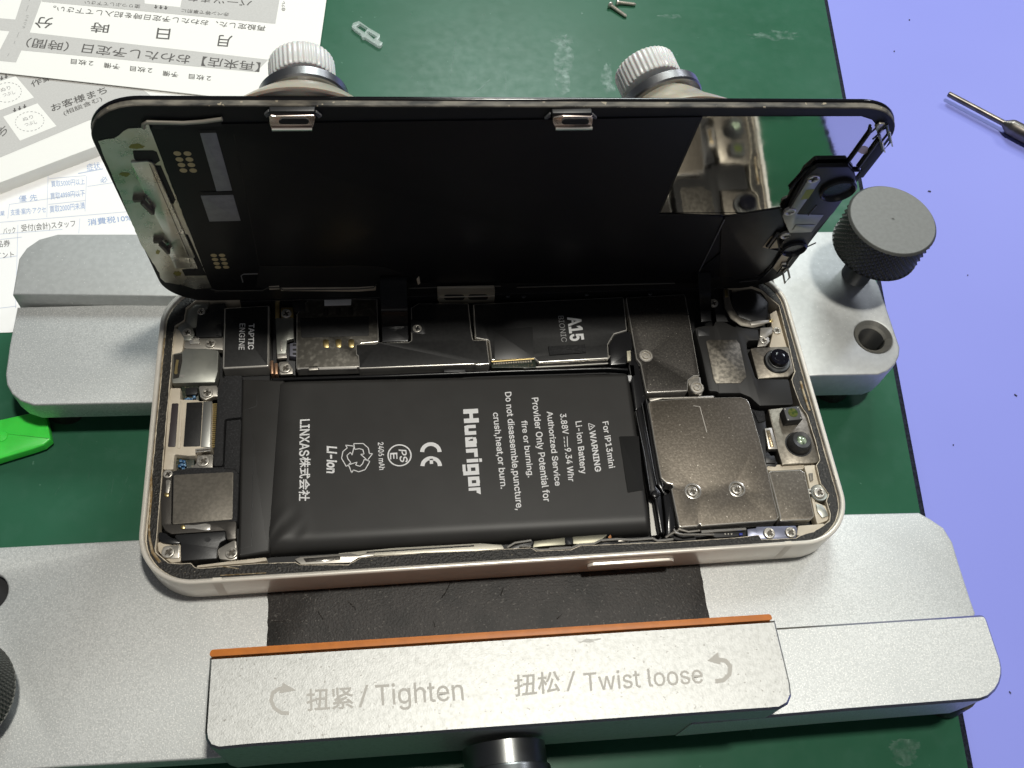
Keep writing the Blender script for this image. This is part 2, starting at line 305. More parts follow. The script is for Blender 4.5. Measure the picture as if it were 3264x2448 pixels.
# -- lettering: flat glyph outlines laid on a surface, fitted between measured points
_T = {}
try: FONT = bpy.data.fonts.load(bpy.utils.system_resource('DATAFILES', path='fonts') + '/Inter.woff2')   # Blender's own interface font
except Exception: FONT = None
def glyphs(s, bold=0.0):
    k = (s, bold)
    if k in _T: return _T[k]
    cu = bpy.data.curves.new('t', 'FONT'); cu.body = s; cu.size = 1.0; cu.resolution_u = 3; cu.offset = bold; cu.fill_mode = 'NONE'
    if FONT and all(ord(c) < 0x2000 for c in s): cu.font = FONT
    o = bpy.data.objects.new('t', cu); col.objects.link(o); dg = bpy.context.evaluated_depsgraph_get(); dg.update()
    me = bpy.data.meshes.new_from_object(o.evaluated_get(dg))
    co = [(p.co.x, p.co.y) for p in me.vertices]; nb_ = {}
    for e in me.edges:
        i, j = e.vertices; nb_.setdefault(i, []).append(j); nb_.setdefault(j, []).append(i)
    loops, seen = [], set()
    for st_ in nb_:
        if st_ in seen: continue
        lp, prev, cur = [st_], None, st_; seen.add(st_)
        while True:
            nx = [q for q in nb_[cur] if q != prev and q not in seen]
            if not nx: break
            prev, cur = cur, nx[0]; seen.add(cur); lp.append(cur)
        if len(lp) > 2: loops.append([co[q] for q in lp])
    bpy.data.objects.remove(o); bpy.data.curves.remove(cu); bpy.data.meshes.remove(me)
    def inside(p, lp):
        r = False
        for i in range(len(lp)):
            (x1, y1), (x2, y2) = lp[i - 1], lp[i]
            if (y1 > p[1]) != (y2 > p[1]) and p[0] < (x2 - x1) * (p[1] - y1) / (y2 - y1) + x1: r = not r
        return r
    # the edge order of a loop may be reversed by the walk, so holes are found by containment of a whole outline
    par = []
    for i, lp in enumerate(loops):
        inn_ = [j for j, m_ in enumerate(loops) if j != i and abs(area2(m_)) > abs(area2(lp)) and all(inside(p, m_) for p in lp[::max(1, len(lp) // 8)])]
        par.append(inn_)
    v, f = [], []
    for i, lp in enumerate(loops):
        if len(par[i]) % 2: continue
        dz = 0.004 * (i % 4)
        bm_ = bmesh.new(); es = []
        kids = [loops[j] for j in range(len(loops)) if len(par[j]) == len(par[i]) + 1 and i in par[j]]
        for q in [lp] + kids:
            vv = [bm_.verts.new((x, y, 0)) for x, y in q]
            es += [bm_.edges.new((vv[t_ - 1], vv[t_])) for t_ in range(len(vv))]
        bmesh.ops.triangle_fill(bm_, edges=es, use_beauty=True)
        bm_.verts.index_update(); base_ = len(v); v += [(p.co.x, p.co.y, dz) for p in bm_.verts]
        f += [tuple(base_ + p.index for p in fc.verts) for fc in bm_.faces]; bm_.free()
        if bold:
            for q, sg in [(lp, 1)] + [(h_, -1) for h_ in kids]:
                q = ccw(q); oo_ = inset(q, -bold * sg); ii_ = inset(q, bold * 0.4 * sg); b0_ = len(v); nq = len(q)
                v += [(x, y, dz + 0.0016) for x, y in oo_] + [(x, y, dz + 0.0016) for x, y in ii_]
                f += [(b0_ + t_, b0_ + (t_ + 1) % nq, b0_ + nq + (t_ + 1) % nq, b0_ + nq + t_) for t_ in range(nq)]
    _T[k] = (v, f); return _T[k]
def add_text(bm, s, p0, p1, p2, z, bold=0.0, base=0.0, mi=0):
    """p0 baseline start, p1 baseline end, p2 cap top above the start (surface coordinates, mm)"""
    v, f = glyphs(s, bold)
    if not v: return
    x0 = min(a[0] for a in v); x1 = max(a[0] for a in v); y1 = max(a[1] for a in v)
    y0 = base if base is not None else min(a[1] for a in v)
    p0, p1, p2 = Vector(p0), Vector(p1), Vector(p2); ex = p1 - p0; ey = p2 - p0
    vs_ = []
    for a, b, dz in v:
        q = p0 + ex * ((a - x0) / (x1 - x0)) + ey * ((b - y0) / (y1 - y0)); vs_.append(bm.verts.new((q.x, q.y, z + dz)))
    flip = ex.x * ey.y - ex.y * ey.x < 0
    for t in f:
        idx = [vs_[i] for i in t]
        if flip: idx.reverse()
        try: bm.faces.new(idx).material_index = mi
        except ValueError: pass
def fix_up(bm, n=Vector((0, 0, 1))):
    bm.normal_update()
    for fc in bm.faces:
        if fc.normal.dot(n) < 0: fc.normal_flip()
def text_obj(name, items, m, parent, M=None):
    bm = bmesh.new()
    for it in items: add_text(bm, *it)
    fix_up(bm)
    return link(name, bm, m, parent, M, smooth='keep')
# -- things
def thing(name, label, cat, loc=(0, 0, 0), group=None):
    o = bpy.data.objects.new(name, None); col.objects.link(o); o.empty_display_size = 0.005
    o.location = Vector(loc) * MM; WM[o.name] = Matrix.Translation(Vector(loc) * MM); o['label'] = label; o['category'] = cat
    if group: o['group'] = group
    return o
def tag(o, label, cat, group=None, kind=None):
    if kind: o['kind'] = kind
    if label: o['label'] = label
    if cat: o['category'] = cat
    if group: o['group'] = group
    return o
# -- a cross-head screw: head with a cut cross, shared mesh
def screw_mesh():
    bm = bmesh.new(); a, b = 0.62, 0.17
    cross = [(b, b), (b, a), (-b, a), (-b, b), (-a, b), (-a, -b), (-b, -b), (-b, -a), (b, -a), (b, -b), (a, -b), (a, b)]
    add_slab(bm, circle((0, 0), 1.0, 28), -0.6, 0.0, 0.16, holes=[cross])
    f = bm.faces.new([bm.verts.new((x, y, -0.25)) for x, y in circle((0, 0), 0.7, 16)]); f.material_index = 1
    bmesh.ops.scale(bm, vec=(MM,) * 3, verts=bm.verts)
    me = bpy.data.meshes.new('screw'); bm.to_mesh(me); bm.free(); me.materials.append(SCREWM); me.materials.append(SCREWD)
    for p in me.polygons: p.use_smooth = True
    me.set_sharp_from_angle(angle=math.radians(35)); return me
SCREW = screw_mesh()
def screw(crop, p, z, r, parent, M=None, name='screw', me=None):
    o = bpy.data.objects.new(name, me or SCREW); col.objects.link(o)
    if M is None:
        x, y = w1(crop, p, z); mm = Matrix.Translation(Vector((x, y, z)) * MM) @ Matrix.Rotation(random.uniform(0, 1.5), 4, 'Z')
    else:
        x, y = l1(crop, p, z); M2 = M.copy(); M2.translation = M2.translation * MM
        mm = M2 @ Matrix.Translation(Vector((x, y, z)) * MM) @ Matrix.Rotation(random.uniform(0, 1.5), 4, 'Z')
    o.parent = parent; o.matrix_parent_inverse = WM.get(parent.name, Matrix.Identity(4)).inverted()
    o.matrix_basis = mm @ Matrix.Diagonal((r, r, r, 1)); return o

exec_parts = True
# ------------------------------------------------------------------ setting: table sheet and the green work mat
ZM = -20.0; ZT = -22.3
bm = bmesh.new(); add_slab(bm, [(-900, -700), (900, -700), (900, 900), (-900, 900)], ZT - 20, ZT, 0)
o = link('table_top', bm, BLUE); o['kind'] = 'structure'; o['label'] = 'smooth lavender blue sheet covering the table beside the green mat'
e1 = w1('TR', (1003, 0), ZM); e2 = w1('n', (1165, 1640), ZM)
ex = Vector(e2) - Vector(e1); t = ex.normalized(); eA = Vector(e1) - t * 420; eB = Vector(e2) + t * 300
mt = thing('work_mat', 'green rubber work mat with scratches and pale scuffs under the repair stand', 'mat', (0, 0, ZT))
nrm = Vector((-t.y, t.x)); nrm = nrm if nrm.x > 0 else -nrm
g = [(-520, eB.y), tuple(eB), tuple(eA), (-520, eA.y)]
slab('mat_surface', g, ZM - 1.2, ZM, GREEN, mt, 0.12)
bk = [(-521.5, eB.y - 1.5), tuple(eB + nrm * 1.7), tuple(eA + nrm * 1.7), (-521.5, eA.y + 1.5)]
slab('mat_backing', bk, ZT, ZM - 0.55, MATEDGE, mt, 0.9)
# scuffs: rough worn patches and fine scratches, lying on the mat as their own thin sheets
def blob(c, rx, ry, n=26, j=0.25, rot=0):
    out = []
    for k in range(n):
        a = 2 * math.pi * k / n; q = 1 + random.uniform(-j, j); x, y = rx * q * math.cos(a), ry * q * math.sin(a)
        out.append((c[0] + x * math.cos(rot) - y * math.sin(rot), c[1] + x * math.sin(rot) + y * math.cos(rot)))
    return out
sc = []
def blobpx(crop, c, rx, ry, n=26, j=0.25): sc.append(W(crop, blob(c, rx, ry, n, j), ZM + 0.03))
blobpx('TM', (1598, 262), 70, 38, 34, 0.25); blobpx('TM', (1600, 250), 44, 24); blobpx('TM', (1598, 380), 62, 110, 34, 0.18); blobpx('TM', (1598, 520), 48, 95, 34, 0.12); blobpx('TM', (1880, 500), 38, 95, 30, 0.2); blobpx('TM', (1905, 560), 26, 50, 24, 0.25); blobpx('TR', (65, 98), 62, 10, 24, 0.4); blobpx('TR', (700, 215), 130, 26, 30, 0.35)
blobpx('n', (560, 1440), 165, 62, 34, 0.22); blobpx('n', (560, 1545), 110, 95, 34, 0.25)
for c in [(620, 90), (460, 357), (1090, 95), (1245, 310), (690, 418), (710, 565), (630, 497), (1830, 322), (1720, 85)]: blobpx('TM', c, 6, 5, 8)
for q in [((915, 240), (870, 520)), ((1040, 455), (1030, 530)), ((1230, 460), (1225, 600)), ((1860, 420), (1905, 520)), ((1895, 520), (1925, 605)), ((1130, 510), (1030, 600))]:
    sc.append(W('TM', ribbon([q[0], ((q[0][0] + q[1][0]) / 2 + 4, (q[0][1] + q[1][1]) / 2), q[1]], random.choice((4, 5, 7))), ZM + 0.035))
for i in range(16):
    x = random.uniform(620, 1850); y = random.uniform(830, 1580); l = random.uniform(60, 330); a = random.uniform(1.5, 2.2) if random.random() < 0.7 else random.uniform(0.2, 1.2)
    sc.append(W('l', ribbon([(x, y), (x + l * 0.5 * math.cos(a) + 3, y + l * 0.5 * math.sin(a)), (x + l * math.cos(a), y + l * math.sin(a))], random.uniform(2.0, 4.5)), ZM + 0.04 + 0.002 * i))
for i in range(9):
    x = random.uniform(80, 900); y = random.uniform(905, 1110); l = random.uniform(40, 220); a = random.uniform(-0.5, 0.6)
    sc.append(W('BR', ribbon([(x, y), (x + l * math.cos(a), y + l * math.sin(a))], random.uniform(1.0, 2.2)), ZM + 0.04 + 0.002 * i))
bm = bmesh.new()
for i, p in enumerate(sc): bm.faces.new([bm.verts.new((x, y, ZM + 0.02 + 0.0015 * i)) for x, y in ccw(p)])
o = link('scuff_marks', bm, SCUFF, mt, smooth='keep'); o['kind'] = 'stuff'
# lint on the blue sheet
lint = []
for crop, p, a, l, wd in [('TR', (1638, 1160), 0.1, 18, 6), ('TR', (1517, 122), 0.4, 7, 5), ('TR', (1425, 312), 0.3, 7, 5), ('R', (1508, 898), 0.6, 20, 6), ('R', (1120, 1207), 0.2, 7, 5), ('n', (1570, 930), 0.9, 26, 8), ('R', (1210, 152), 0, 6, 5)]:
    lint.append(W(crop, ribbon([(p[0] - l / 2 * math.cos(a), p[1] - l / 2 * math.sin(a)), p, (p[0] + l / 2 * math.cos(a), p[1] + l / 2 * math.sin(a) + 1)], wd), ZT))
bm = bmesh.new()
for p in lint: add_slab(bm, p, ZT, ZT + 0.25, 0.05)
o = link('dust_lint', bm, LINT); tag(o, 'tiny dark lint specks lying on the lavender blue sheet', None, None, 'stuff')

# ------------------------------------------------------------------ phone repair stand
ZB, ZW, ZBLK, ZU = -8.4, -4.9, -2.4, -13.8        # base top, raised wing top, front block top, underside
st = thing('phone_repair_stand', 'silver aluminium clamping stand holding the opened phone, with orange edged jaw', 'repair stand', (0, 0, ZM))
# far plate: lower landing at the left, raised step along the back and over the right wing
far_low = W('D', [(12, 800), (35, 655), (700, 655), (700, 868), (120, 876), (60, 860)], ZB)
fx = lambda x, z: W('D', [x], z)[0]
p_tl, p_bl = w1('l', (65, 60), ZB), w1('l', (330, 425), ZB)
front_y = w1('l', (1800, 398), ZB)[1]
low = [(-100.6, 31.0), (-100.6 + 3.0, front_y), (60, front_y - 1.7), (60, 31.0)]
lowpts = [w1('L', (110, 560), ZB), w1('L', (35, 1000), ZB), w1('L', (60, 1090), ZB), w1('L', (140, 1155), ZB), w1('L', (240, 1188), ZB), w1('L', (970, 1170), ZB)]
yR = front_y - 1.35
lp = [lowpts[0]] + [w1('L', (62, 800), ZB), w1('L', (35, 990), ZB), w1('L', (42, 1055), ZB), w1('L', (75, 1115), ZB), w1('L', (130, 1160), ZB), w1('L', (215, 1188), ZB)] + [w1('L', (970, 1172), ZB), (66.2, yR - 0.15), (66.2, 32.6)]
slab('far_plate', lp, ZU, ZB, ALU, st, 0.35)
stp = [w1('L', (80, 480), ZW), w1('L', (120, 250), ZW), w1('L', (170, 180), ZW), w1('L', (250, 125), ZW), w1('L', (370, 92), ZW)]
stp += [w1('D', (800, 505), ZW), w1('D', (1750, 500), ZW)]
rt = [w1('R', (660, 215), ZW), w1('R', (790, 600), ZW), w1('R', (785, 650), ZW), w1('R', (760, 705), ZW), w1('R', (715, 745), ZW), w1('R', (655, 768), ZW), w1('R', (300, 774), ZW)]
stp += [rt[0]] + rt[1:] + [(66.2, rt[-1][1] - 0.05), (66.2, 33.0), w1('L', (1100, 491), ZW)]
rt_back = w1('D', (1815, 500), ZW)
stp[len(stp) - len(rt) - 3] = stp[len(stp) - len(rt) - 3]
stp.insert(7, (rt_back[0] + 2.2, rt_back[1]))
hole_c = w1('R', (624, 533), ZW)
slab('raised_step', stp, ZU + 0.01, ZW, ALU_SMOOTH, st, 0.35, holes=[circle(hole_c, 4.25, 36)])
# threaded hole: countersink and thread rings
bm = bmesh.new()
prof = [(4.25, ZW - 0.02), (3.55, ZW - 0.8)]
z = ZW - 0.8
while z > ZW - 8: prof += [(2.95, z - 0.45), (3.6, z - 0.9)]; z -= 0.9
rings = []
for r, z in prof: rings.append([bm.verts.new((hole_c[0] + r * math.cos(2 * math.pi * k / 36), hole_c[1] + r * math.sin(2 * math.pi * k / 36), z + (0.35 * k / 36 if r < 4 else 0))) for k in range(36)])
for a, b in zip(rings, rings[1:]):
    for k in range(36): bm.faces.new((a[k], b[k], b[(k + 1) % 36], a[(k + 1) % 36]))
bm.faces.new(rings[-1])
link('threaded_hole', bm, THREAD, st, smooth=False)
# near plate
nb = [(-150, w1('BL', (0, 72), ZB)[1] - 0.3), w1('BL', (890, 40), ZB), w1('D', (1800, 1111), ZB), w1('D', (1985, 1107), ZB), w1('BR', (1790, 5), ZB), w1('BR', (1850, 45), ZB), w1('BR', (1890, 110), ZB),
      w1('BR', (1920, 210), ZB), w1('BR', (1975, 380), ZB), w1('n', (1240, 165), ZB)]
fy1 = w1('BL', (1330, 1445), ZB); fy0 = w1('BL', (380, 1500), ZB)
nb += [(nb[-1][0] - 3, nb[-1][1] - 4), (nb[-1][0] - 8, fy1[1] - 1.0), fy1, fy0, (-150, fy0[1] + 0.5)]
nl_c = w1('BL', (-88, 383), ZB)
slab('near_plate', nb, ZU, ZB, ALU, st, 0.35, holes=[circle(nl_c, 3.6, 36)])
bm = bmesh.new(); add_lathe(bm, [(3.6, ZU + 0.1), (3.6, ZB - 1.5)], 30, Matrix.Translation((nl_c[0], nl_c[1], 0)))
link('plate_socket', bm, CAVITY, st)
blk = W('n', [(-1500, 355), (1290, 178), (1320, 182), (1345, 205), (1362, 245), (1440, 480), (1485, 610), (1500, 690), (1500, 760), (1480, 840), (1440, 910), (1370, 975), (1290, 1005), (0, 1105), (-1500, 1235)], ZBLK)
slab('front_block', blk, ZU + 0.02, ZBLK, [ALU, CHAMFER], st, 0.42, seg=1, mbev=1)
# hidden web that joins the two plates below the phone, and feet
slab('centre_bar', [(-22, -40), (22, -40), (22, 25), (-22, 25)], ZU - 0.6, ZB - 0.3, ALU_SMOOTH, st, 0.2)
for c in [(-88, 40), (84, 40), (-88, 15), (80, 12), (-95, -40), (85, -40), (-95, -66), (84, -58)]:
    lathe('rubber_foot', [(4.0, ZM), (4.2, ZM + 0.8), (3.8, ZU + 0.3)], RUBBER, st, 24, Matrix.Translation((c[0], c[1], 0)))
# black rubber sheet under the phone
rs = [w1('BM', (108, 300), ZB + 0.6), w1('BM', (103, 612), ZB + 0.6), w1('BR', (796, 470), ZB + 0.6), w1('BR', (750, 200), ZB + 0.6)]
d0 = Vector(rs[0]) - Vector(rs[1]); d1 = Vector(rs[3]) - Vector(rs[2])
rs = [tuple(Vector(rs[1]) + d0.normalized() * 26), tuple(Vector(rs[1]) - d0.normalized() * 3), tuple(Vector(rs[2]) - d1.normalized() * 3), tuple(Vector(rs[2]) + d1.normalized() * 26)]
edge = []
for i in range(4):
    a, b = Vector(rs[i]), Vector(rs[(i + 1) % 4]); n = int((b - a).length / 1.2)
    for k in range(n): q = a + (b - a) * k / n; edge.append((q.x + random.uniform(-.12, .12), q.y + random.uniform(-.12, .12)))
slab('rubber_sheet', edge, ZB + 0.02, ZB + 0.6, RUBBER, st, 0.12)
# folds and a torn lump in the rubber sheet
bm = bmesh.new(); zr = ZB + 0.6
for pts in ([(1285, 205), (1240, 290), (1180, 360), (1165, 440), (1180, 500)], [(610, 330), (660, 370), (690, 430)], [(110, 465), (200, 462), (310, 455)], [(2010, 400), (1960, 450)], [(430, 400), (460, 450)], [(1620, 240), (1600, 300)]):
    add_tube(bm, [(*w1('BM', p, zr), zr - 0.12 + 0.1 * math.sin(i * 2.1)) for i, p in enumerate(pts)], [0.08 + 0.08 * random.random() for _ in pts], 8)
link('rubber_crease', bm, RUBBER, st)
# clamp jaw
ZJ = 4.8
jw = [w1('BL', (1343, 795), ZJ), w1('BR', (1092, 462), ZJ), w1('BR', (1125, 600), ZJ), w1('BR', (1160, 745), ZJ), w1('BR', (1166, 800), ZJ), w1('BR', (1150, 840), ZJ), w1('BR', (1110, 862), ZJ),
      w1('BM', (0, 1262), ZJ), w1('BL', (1400, 1383), ZJ), w1('BL', (1345, 1365), ZJ), w1('BL', (1318, 1320), ZJ), w1('BL', (1312, 1270), ZJ)]
bmj = slab('clamp_jaw', jw, ZU - 0.3, ZJ, [JAW, CHAMFER], st, 0.38, seg=1, mbev=1)
pad = [w1('BL', (1352, 745), ZJ + 0.02), w1('BR', (1070, 434), ZJ + 0.02), w1('BR', (1080, 461), ZJ + 0.02), w1('BL', (1338, 792), ZJ + 0.02)]
pad[2] = (pad[2][0], pad[2][1] + 0.02); pad[3] = (pad[3][0], pad[3][1] + 0.02)
slab('rubber_pad', pad, ZB + 1.0, ZJ + 0.02, ORANGE, st, 0.03, r=0.5)
zt = ZJ + 0.03
def jt(s, crop, a, b, c, bold=0.0, base=0.0): return (s, w1(crop, a, zt), w1(crop, b, zt), w1(crop, c, zt), zt, bold, base)
items = [jt('\u626d\u7d27', 'BM', (358, 1040), (662, 1020), (352, 898), 0.012, None), jt('/', 'BM', (695, 1008), (752, 870), (690, 872), 0.0, None),
         jt('Tighten', 'BM', (800, 1003), (1366, 965), (793, 868), 0.004), jt('\u626d\u677e', 'BM', (1690, 948), (1985, 915), (1684, 808), 0.012, None),
         jt('Twist loose', 'BR', (232, 782), (768, 744), (225, 698), 0.004)]
items[1] = ('/', w1('BM', (690, 1015), zt), w1('BM', (760, 1012), zt), w1('BM', (684, 872), zt), zt, 0.0, None)
items.append(('/', w1('BM', (2022, 912), zt), w1('BM', (2086, 908), zt), w1('BM', (2016, 785), zt), zt, 0.0, None))
text_obj('etched_lettering', items, ETCH, bmj)
def arc_arrow(crop, pts, head):
    return [W(crop, ribbon(pts, 24 if crop == 'BM' else 20), zt), W(crop, head, zt + 0.003)]
a1 = [(243, 1052), (195, 1050), (150, 1020), (128, 970), (140, 920), (180, 895), (225, 895)]
a2 = [(820, 738), (858, 732), (885, 705), (888, 670), (868, 645), (835, 640), (820, 642)]
sheet('etched_arrow', arc_arrow('BM', a1, [(205, 858), (290, 905), (180, 925)]) , zt, ETCH, bmj)
sheet('etched_arrow', arc_arrow('BR', a2, [(832, 606), (785, 645), (845, 662)]), zt, ETCH, bmj)
# wear marks on the jaw top
sheet('wear_mark', [W('BR', ribbon([(215, 562), (240, 548), (270, 552), (305, 545)], 6), zt), W('BR', blob((250, 558), 22, 5), zt + 0.002)], zt, mat('grey_wear', (0.46, 0.45, 0.42), 0.4, 0.6), bmj)
# clamp screw handle: a turned cylinder lying under the jaw front
yj = min(p[1] for p in jw[6:9]); cx = w1('BM', (1620, 1300), -2)[0]
Mx = Matrix.Translation((cx + 0.4, yj - 0.4, -5.5)) @ Matrix.Rotation(math.radians(90), 4, 'X') @ Matrix.Rotation(0.012, 4, 'Y')
lathe('clamp_handle', [(7.0, 0), (7.0, 3.6), (7.4, 3.75), (7.55, 4.1), (7.55, 34), (7.0, 34.6)], DARKSTEEL, st, 64, Mx)
# knurled thumb screws
def knurl(name, c, zb, ztop, r, parent):
    M = Matrix.Translation((c[0], c[1], 0)); n = 92; rows = 6; bm = bmesh.new(); rings = []
    prof = [(r - 0.45, zb), (r - 0.05, zb + 0.35)]
    hs = [zb + 0.4 + (ztop - zb - 0.9) * k / (rows * 2) for k in range(rows * 2 + 1)]
    for rr, z in prof: rings.append([M @ Vector((rr * math.cos(2 * math.pi * k / n), rr * math.sin(2 * math.pi * k / n), z)) for k in range(n)])
    for i, z in enumerate(hs):
        ring = []
        for k in range(n):
            # two crossed helical cuts
            a = 2 * math.pi * k / n; u = (k + i * 0.5 * 3) % 3; v = (k - i * 0.5 * 3) % 3
            d = 0.50 * (1.0 if (i % 2 == 0) == (k % 2 == 0) else 0.0)
            ring.append(M @ Vector(((r - d) * math.cos(a), (r - d) * math.sin(a), z)))
        rings.append(ring)
    for rr, z in [(r - 0.06, ztop - 0.42), (r - 0.42, ztop - 0.06)]: rings.append([M @ Vector((rr * math.cos(2 * math.pi * k / n), rr * math.sin(2 * math.pi * k / n), z)) for k in range(n)])
    R = [[bm.verts.new(v) for v in q] for q in rings]
    for i, (a, b) in enumerate(zip(R, R[1:])):
        for k in range(n):
            q = (a[k], a[(k + 1) % n], b[(k + 1) % n], b[k])
            if 2 <= i < len(R) - 3:
                if ((i - 2) % 2 == 0) == (k % 2 == 0): bm.faces.new((q[0], q[1], q[2])); bm.faces.new((q[0], q[2], q[3]))
                else: bm.faces.new((q[0], q[1], q[3])); bm.faces.new((q[1], q[2], q[3]))
            else: bm.faces.new(q)
    bm.faces.new(R[0][::-1]); bm.faces.new(R[-1])
    k = link(name, bm, KNOB, parent, smooth=False)
    bm = bmesh.new(); add_lathe(bm, [(r - 0.43, ztop - 0.07), (r - 0.55, ztop + 0.03), (0.32, ztop + 0.03), (0.22, ztop - 0.08), (0.1, ztop - 0.1)], 96, M)
    link('knob_face', bm, KNOBTOP, k, ang=12)
    return k
kc = (86.0, 32.8)
kn = knurl('knurled_knob', kc, 5.6, 15.0, 9.6, st)
th = [(3.05, ZW - 2)]; z = ZW - 1.5
while z < 5.2: th += [(3.25, z + 0.0), (2.75, z + 0.4)]; z += 0.8
lathe('knob_shaft', th + [(3.3, 4.6), (3.3, 5.6)], DARKSTEEL, kn, 32, Matrix.Translation((kc[0], kc[1], 0)))
kl = w1('S', (-200, 2192), 3.0)
knl = knurl('knurled_knob', kl, -3.5, 5.9, 9.6, st)
lathe('knob_shaft', [(3.0, ZB - 2), (3.0, -3.5)], DARKSTEEL, knl, 32, Matrix.Translation((kl[0], kl[1], 0)))
# ------------------------------------------------------------------ opened phone
ZBK = -7.7
ph = thing('opened_phone', 'opened cream framed phone showing its battery and circuit shields, display propped upright', 'phone', (0, 0, ZBK))
RB = 10.04
out = rrect(131.5, 64.2, RB, 14); inn = rrect(131.5 - 1.9, 64.2 - 1.9, RB - 0.95, 14)
frame = slab('phone_frame', out, ZBK, 0.0, STARL, ph, 0.36, holes=[inn], seg=4, botbev=0.5)
slab('back_plate', rrect(129.4, 62.1, RB - 1.05, 14), ZBK + 0.05, -5.2, CAVITY, ph)
# antenna bands wrap the frame: thin plastic plates set a hair proud of the metal
def band(crop, top, wd):
    x, y = w1(crop, top, 0); s = -1 if y < 0 else 1
    bm = bmesh.new(); yo = s * 32.13
    prof = [(s * 31.2, 0.012), (s * 31.7, 0.012), (s * 31.9, -0.05), (s * 32.06, -0.2), (yo, -0.42), (yo, ZBK + 0.5)]
    va = [bm.verts.new((x - wd / 2, a, b)) for a, b in prof]; vb = [bm.verts.new((x + wd / 2, a, b)) for a, b in prof]
    for i in range(len(prof) - 1): bm.faces.new((va[i], va[i + 1], vb[i + 1], vb[i]))
    return link('antenna_band', bm, BAND, frame, smooth='keep')
band('b', (1500, 1190), 1.5); band('c', (965, 975), 1.35)
def band_x(y, s, wd):
    bm = bmesh.new(); xo = s * 65.78
    prof = [(s * 64.85, 0.012), (s * 65.35, 0.012), (s * 65.55, -0.05), (s * 65.7, -0.2), (xo, -0.42), (xo, ZBK + 0.5)]
    va = [bm.verts.new((a, y - wd / 2, b)) for a, b in prof]; vb = [bm.verts.new((a, y + wd / 2, b)) for a, b in prof]
    for i in range(len(prof) - 1): bm.faces.new((va[i], va[i + 1], vb[i + 1], vb[i]))
    return link('antenna_band', bm, BAND, frame, smooth='keep')
band_x(w1('d', (1060, 900), 0)[1] + 1.0, 1, 1.3); band_x(w1('H', (1765, 910), 0)[1], 1, 1.3); band_x(w1('a', (380, 1000), 0)[1], -1, 1.3)
# side button on the near wall
b0 = w1('G', (1530, 1100), -2.6)[0]; b1 = w1('H', (490, 1545), -2.6)[0]
bm = bmesh.new(); add_slab(bm, rounded([(b0, -4.7), (b1, -4.7), (b1, -2.2), (b0, -2.2)], 1.2, 8), 0, 1.0, 0.18)
link('side_button', bm, STARL, frame, Matrix.Translation((0, -31.75, 0)) @ Matrix.Rotation(math.radians(90), 4, 'X'))
# mid frame (cream) and the grainy gasket on its ledge
ZG = -0.85
gin_px = [(545, 1180), (525, 1399), (515, 1533), (499, 1716), (495, 1748), (498, 1760), (537, 1793.5), (575, 1796), (608, 1794), (621, 1808), (640, 1811), (820, 1795.5), (942, 1791), (955, 1799),
          (1110, 1799), (1150, 1777), (1195, 1773), (1350, 1761), (1510, 1755), (1616, 1749), (1690, 1745), (1710, 1755), (1820, 1751), (1848, 1738.6), (1901, 1736.5), (2150, 1726), (2340, 1713.7), (2419, 1704.7), (2428, 1719),
          (2537, 1715), (2550, 1706), (2593, 1694), (2622, 1676), (2645, 1658), (2647, 1638), (2634, 1596), (2642, 1574), (2629, 1556), (2617, 1542), (2602, 1482), (2614, 1466), (2601, 1410), (2573, 1321), (2553, 1292), (2530, 1231), (2524, 1208),
          (2534, 1184), (2512, 1086), (2483, 972), (2463, 956), (2428, 925), (2395, 912)]
gin = [w1('S', p, ZG) for p in gin_px] + [(52.0, 28.6), (-50.0, 28.6), w1('a', (1010, 430), ZG), w1('a', (850, 560), ZG), w1('a', (815, 770), ZG), w1('a', (650, 880), ZG), w1('a', (615, 1200), ZG)]
def jag(p, step=0.5, amp=0.05):
    o_ = []
    for i in range(len(p)):
        a, b = Vector(p[i]), Vector(p[(i + 1) % len(p)]); n = max(1, int((b - a).length / step))
        for k in range(n): q = a + (b - a) * k / n; o_.append((q.x + random.uniform(-amp, amp), q.y + random.uniform(-amp, amp)))
    return o_
mid = inset(ccw(gin), -0.05); inn2 = rrect(131.5 - 1.94, 64.2 - 1.94, RB - 0.97, 14)
slab('mid_frame', rrect(131.5 - 1.96, 64.2 - 1.96, RB - 0.98, 14), -5.3, ZG - 0.12, BEIGE, ph, 0, holes=[inset(ccw(gin), 0.02)])
gk_out = jag(rrect(131.5 - 2.35, 64.2 - 2.15, RB - 1.15, 10), 0.8, 0.05)
slab('seal_gasket', gk_out, ZG - 0.115, ZG, GASKET, ph, 0.03, holes=[jag(inset(ccw(gin), -0.12), 0.5, 0.05)], seg=1)
# amber glue residue line between the gasket and the frame
gl = []
for i in range(2):
    pass
gpath = [w1('L', p, ZG) for p in [(1052, 760), (1040, 900), (1018, 1080), (1000, 1240), (985, 1400), (968, 1600)]] + [w1('E', p, ZG) for p in [(80, 560), (62, 800), (66, 900), (90, 1010), (150, 1090)]]
tube('glue_residue', [(x, y, ZG + 0.02) for x, y in gpath], [random.uniform(0.15, 0.30) for _ in gpath], GLUE, ph, 8)
tube('glue_residue', [(*w1('C', p, ZG), ZG + 0.05) for p in [(1478, 900), (1500, 980), (1530, 1080), (1548, 1130)]], 0.25, GLUE, ph, 8)
tube('glue_residue', [(w1('d', p, ZG)[0] + 0.15, w1('d', p, ZG)[1], ZG + 0.02) for p in [(905, 560), (960, 760), (1020, 980), (1100, 1240), (1180, 1560)]], 0.16, GLUE, ph, 8)
for a_, b_ in (((620, 1190), (980, 1170)), ((640, 1120), (765, 1138))): tube('glue_residue', [(*w1('E', a_, ZG), ZG + 0.03), (*w1('E', b_, ZG), ZG + 0.03)], 0.09, GLUE, ph, 6)
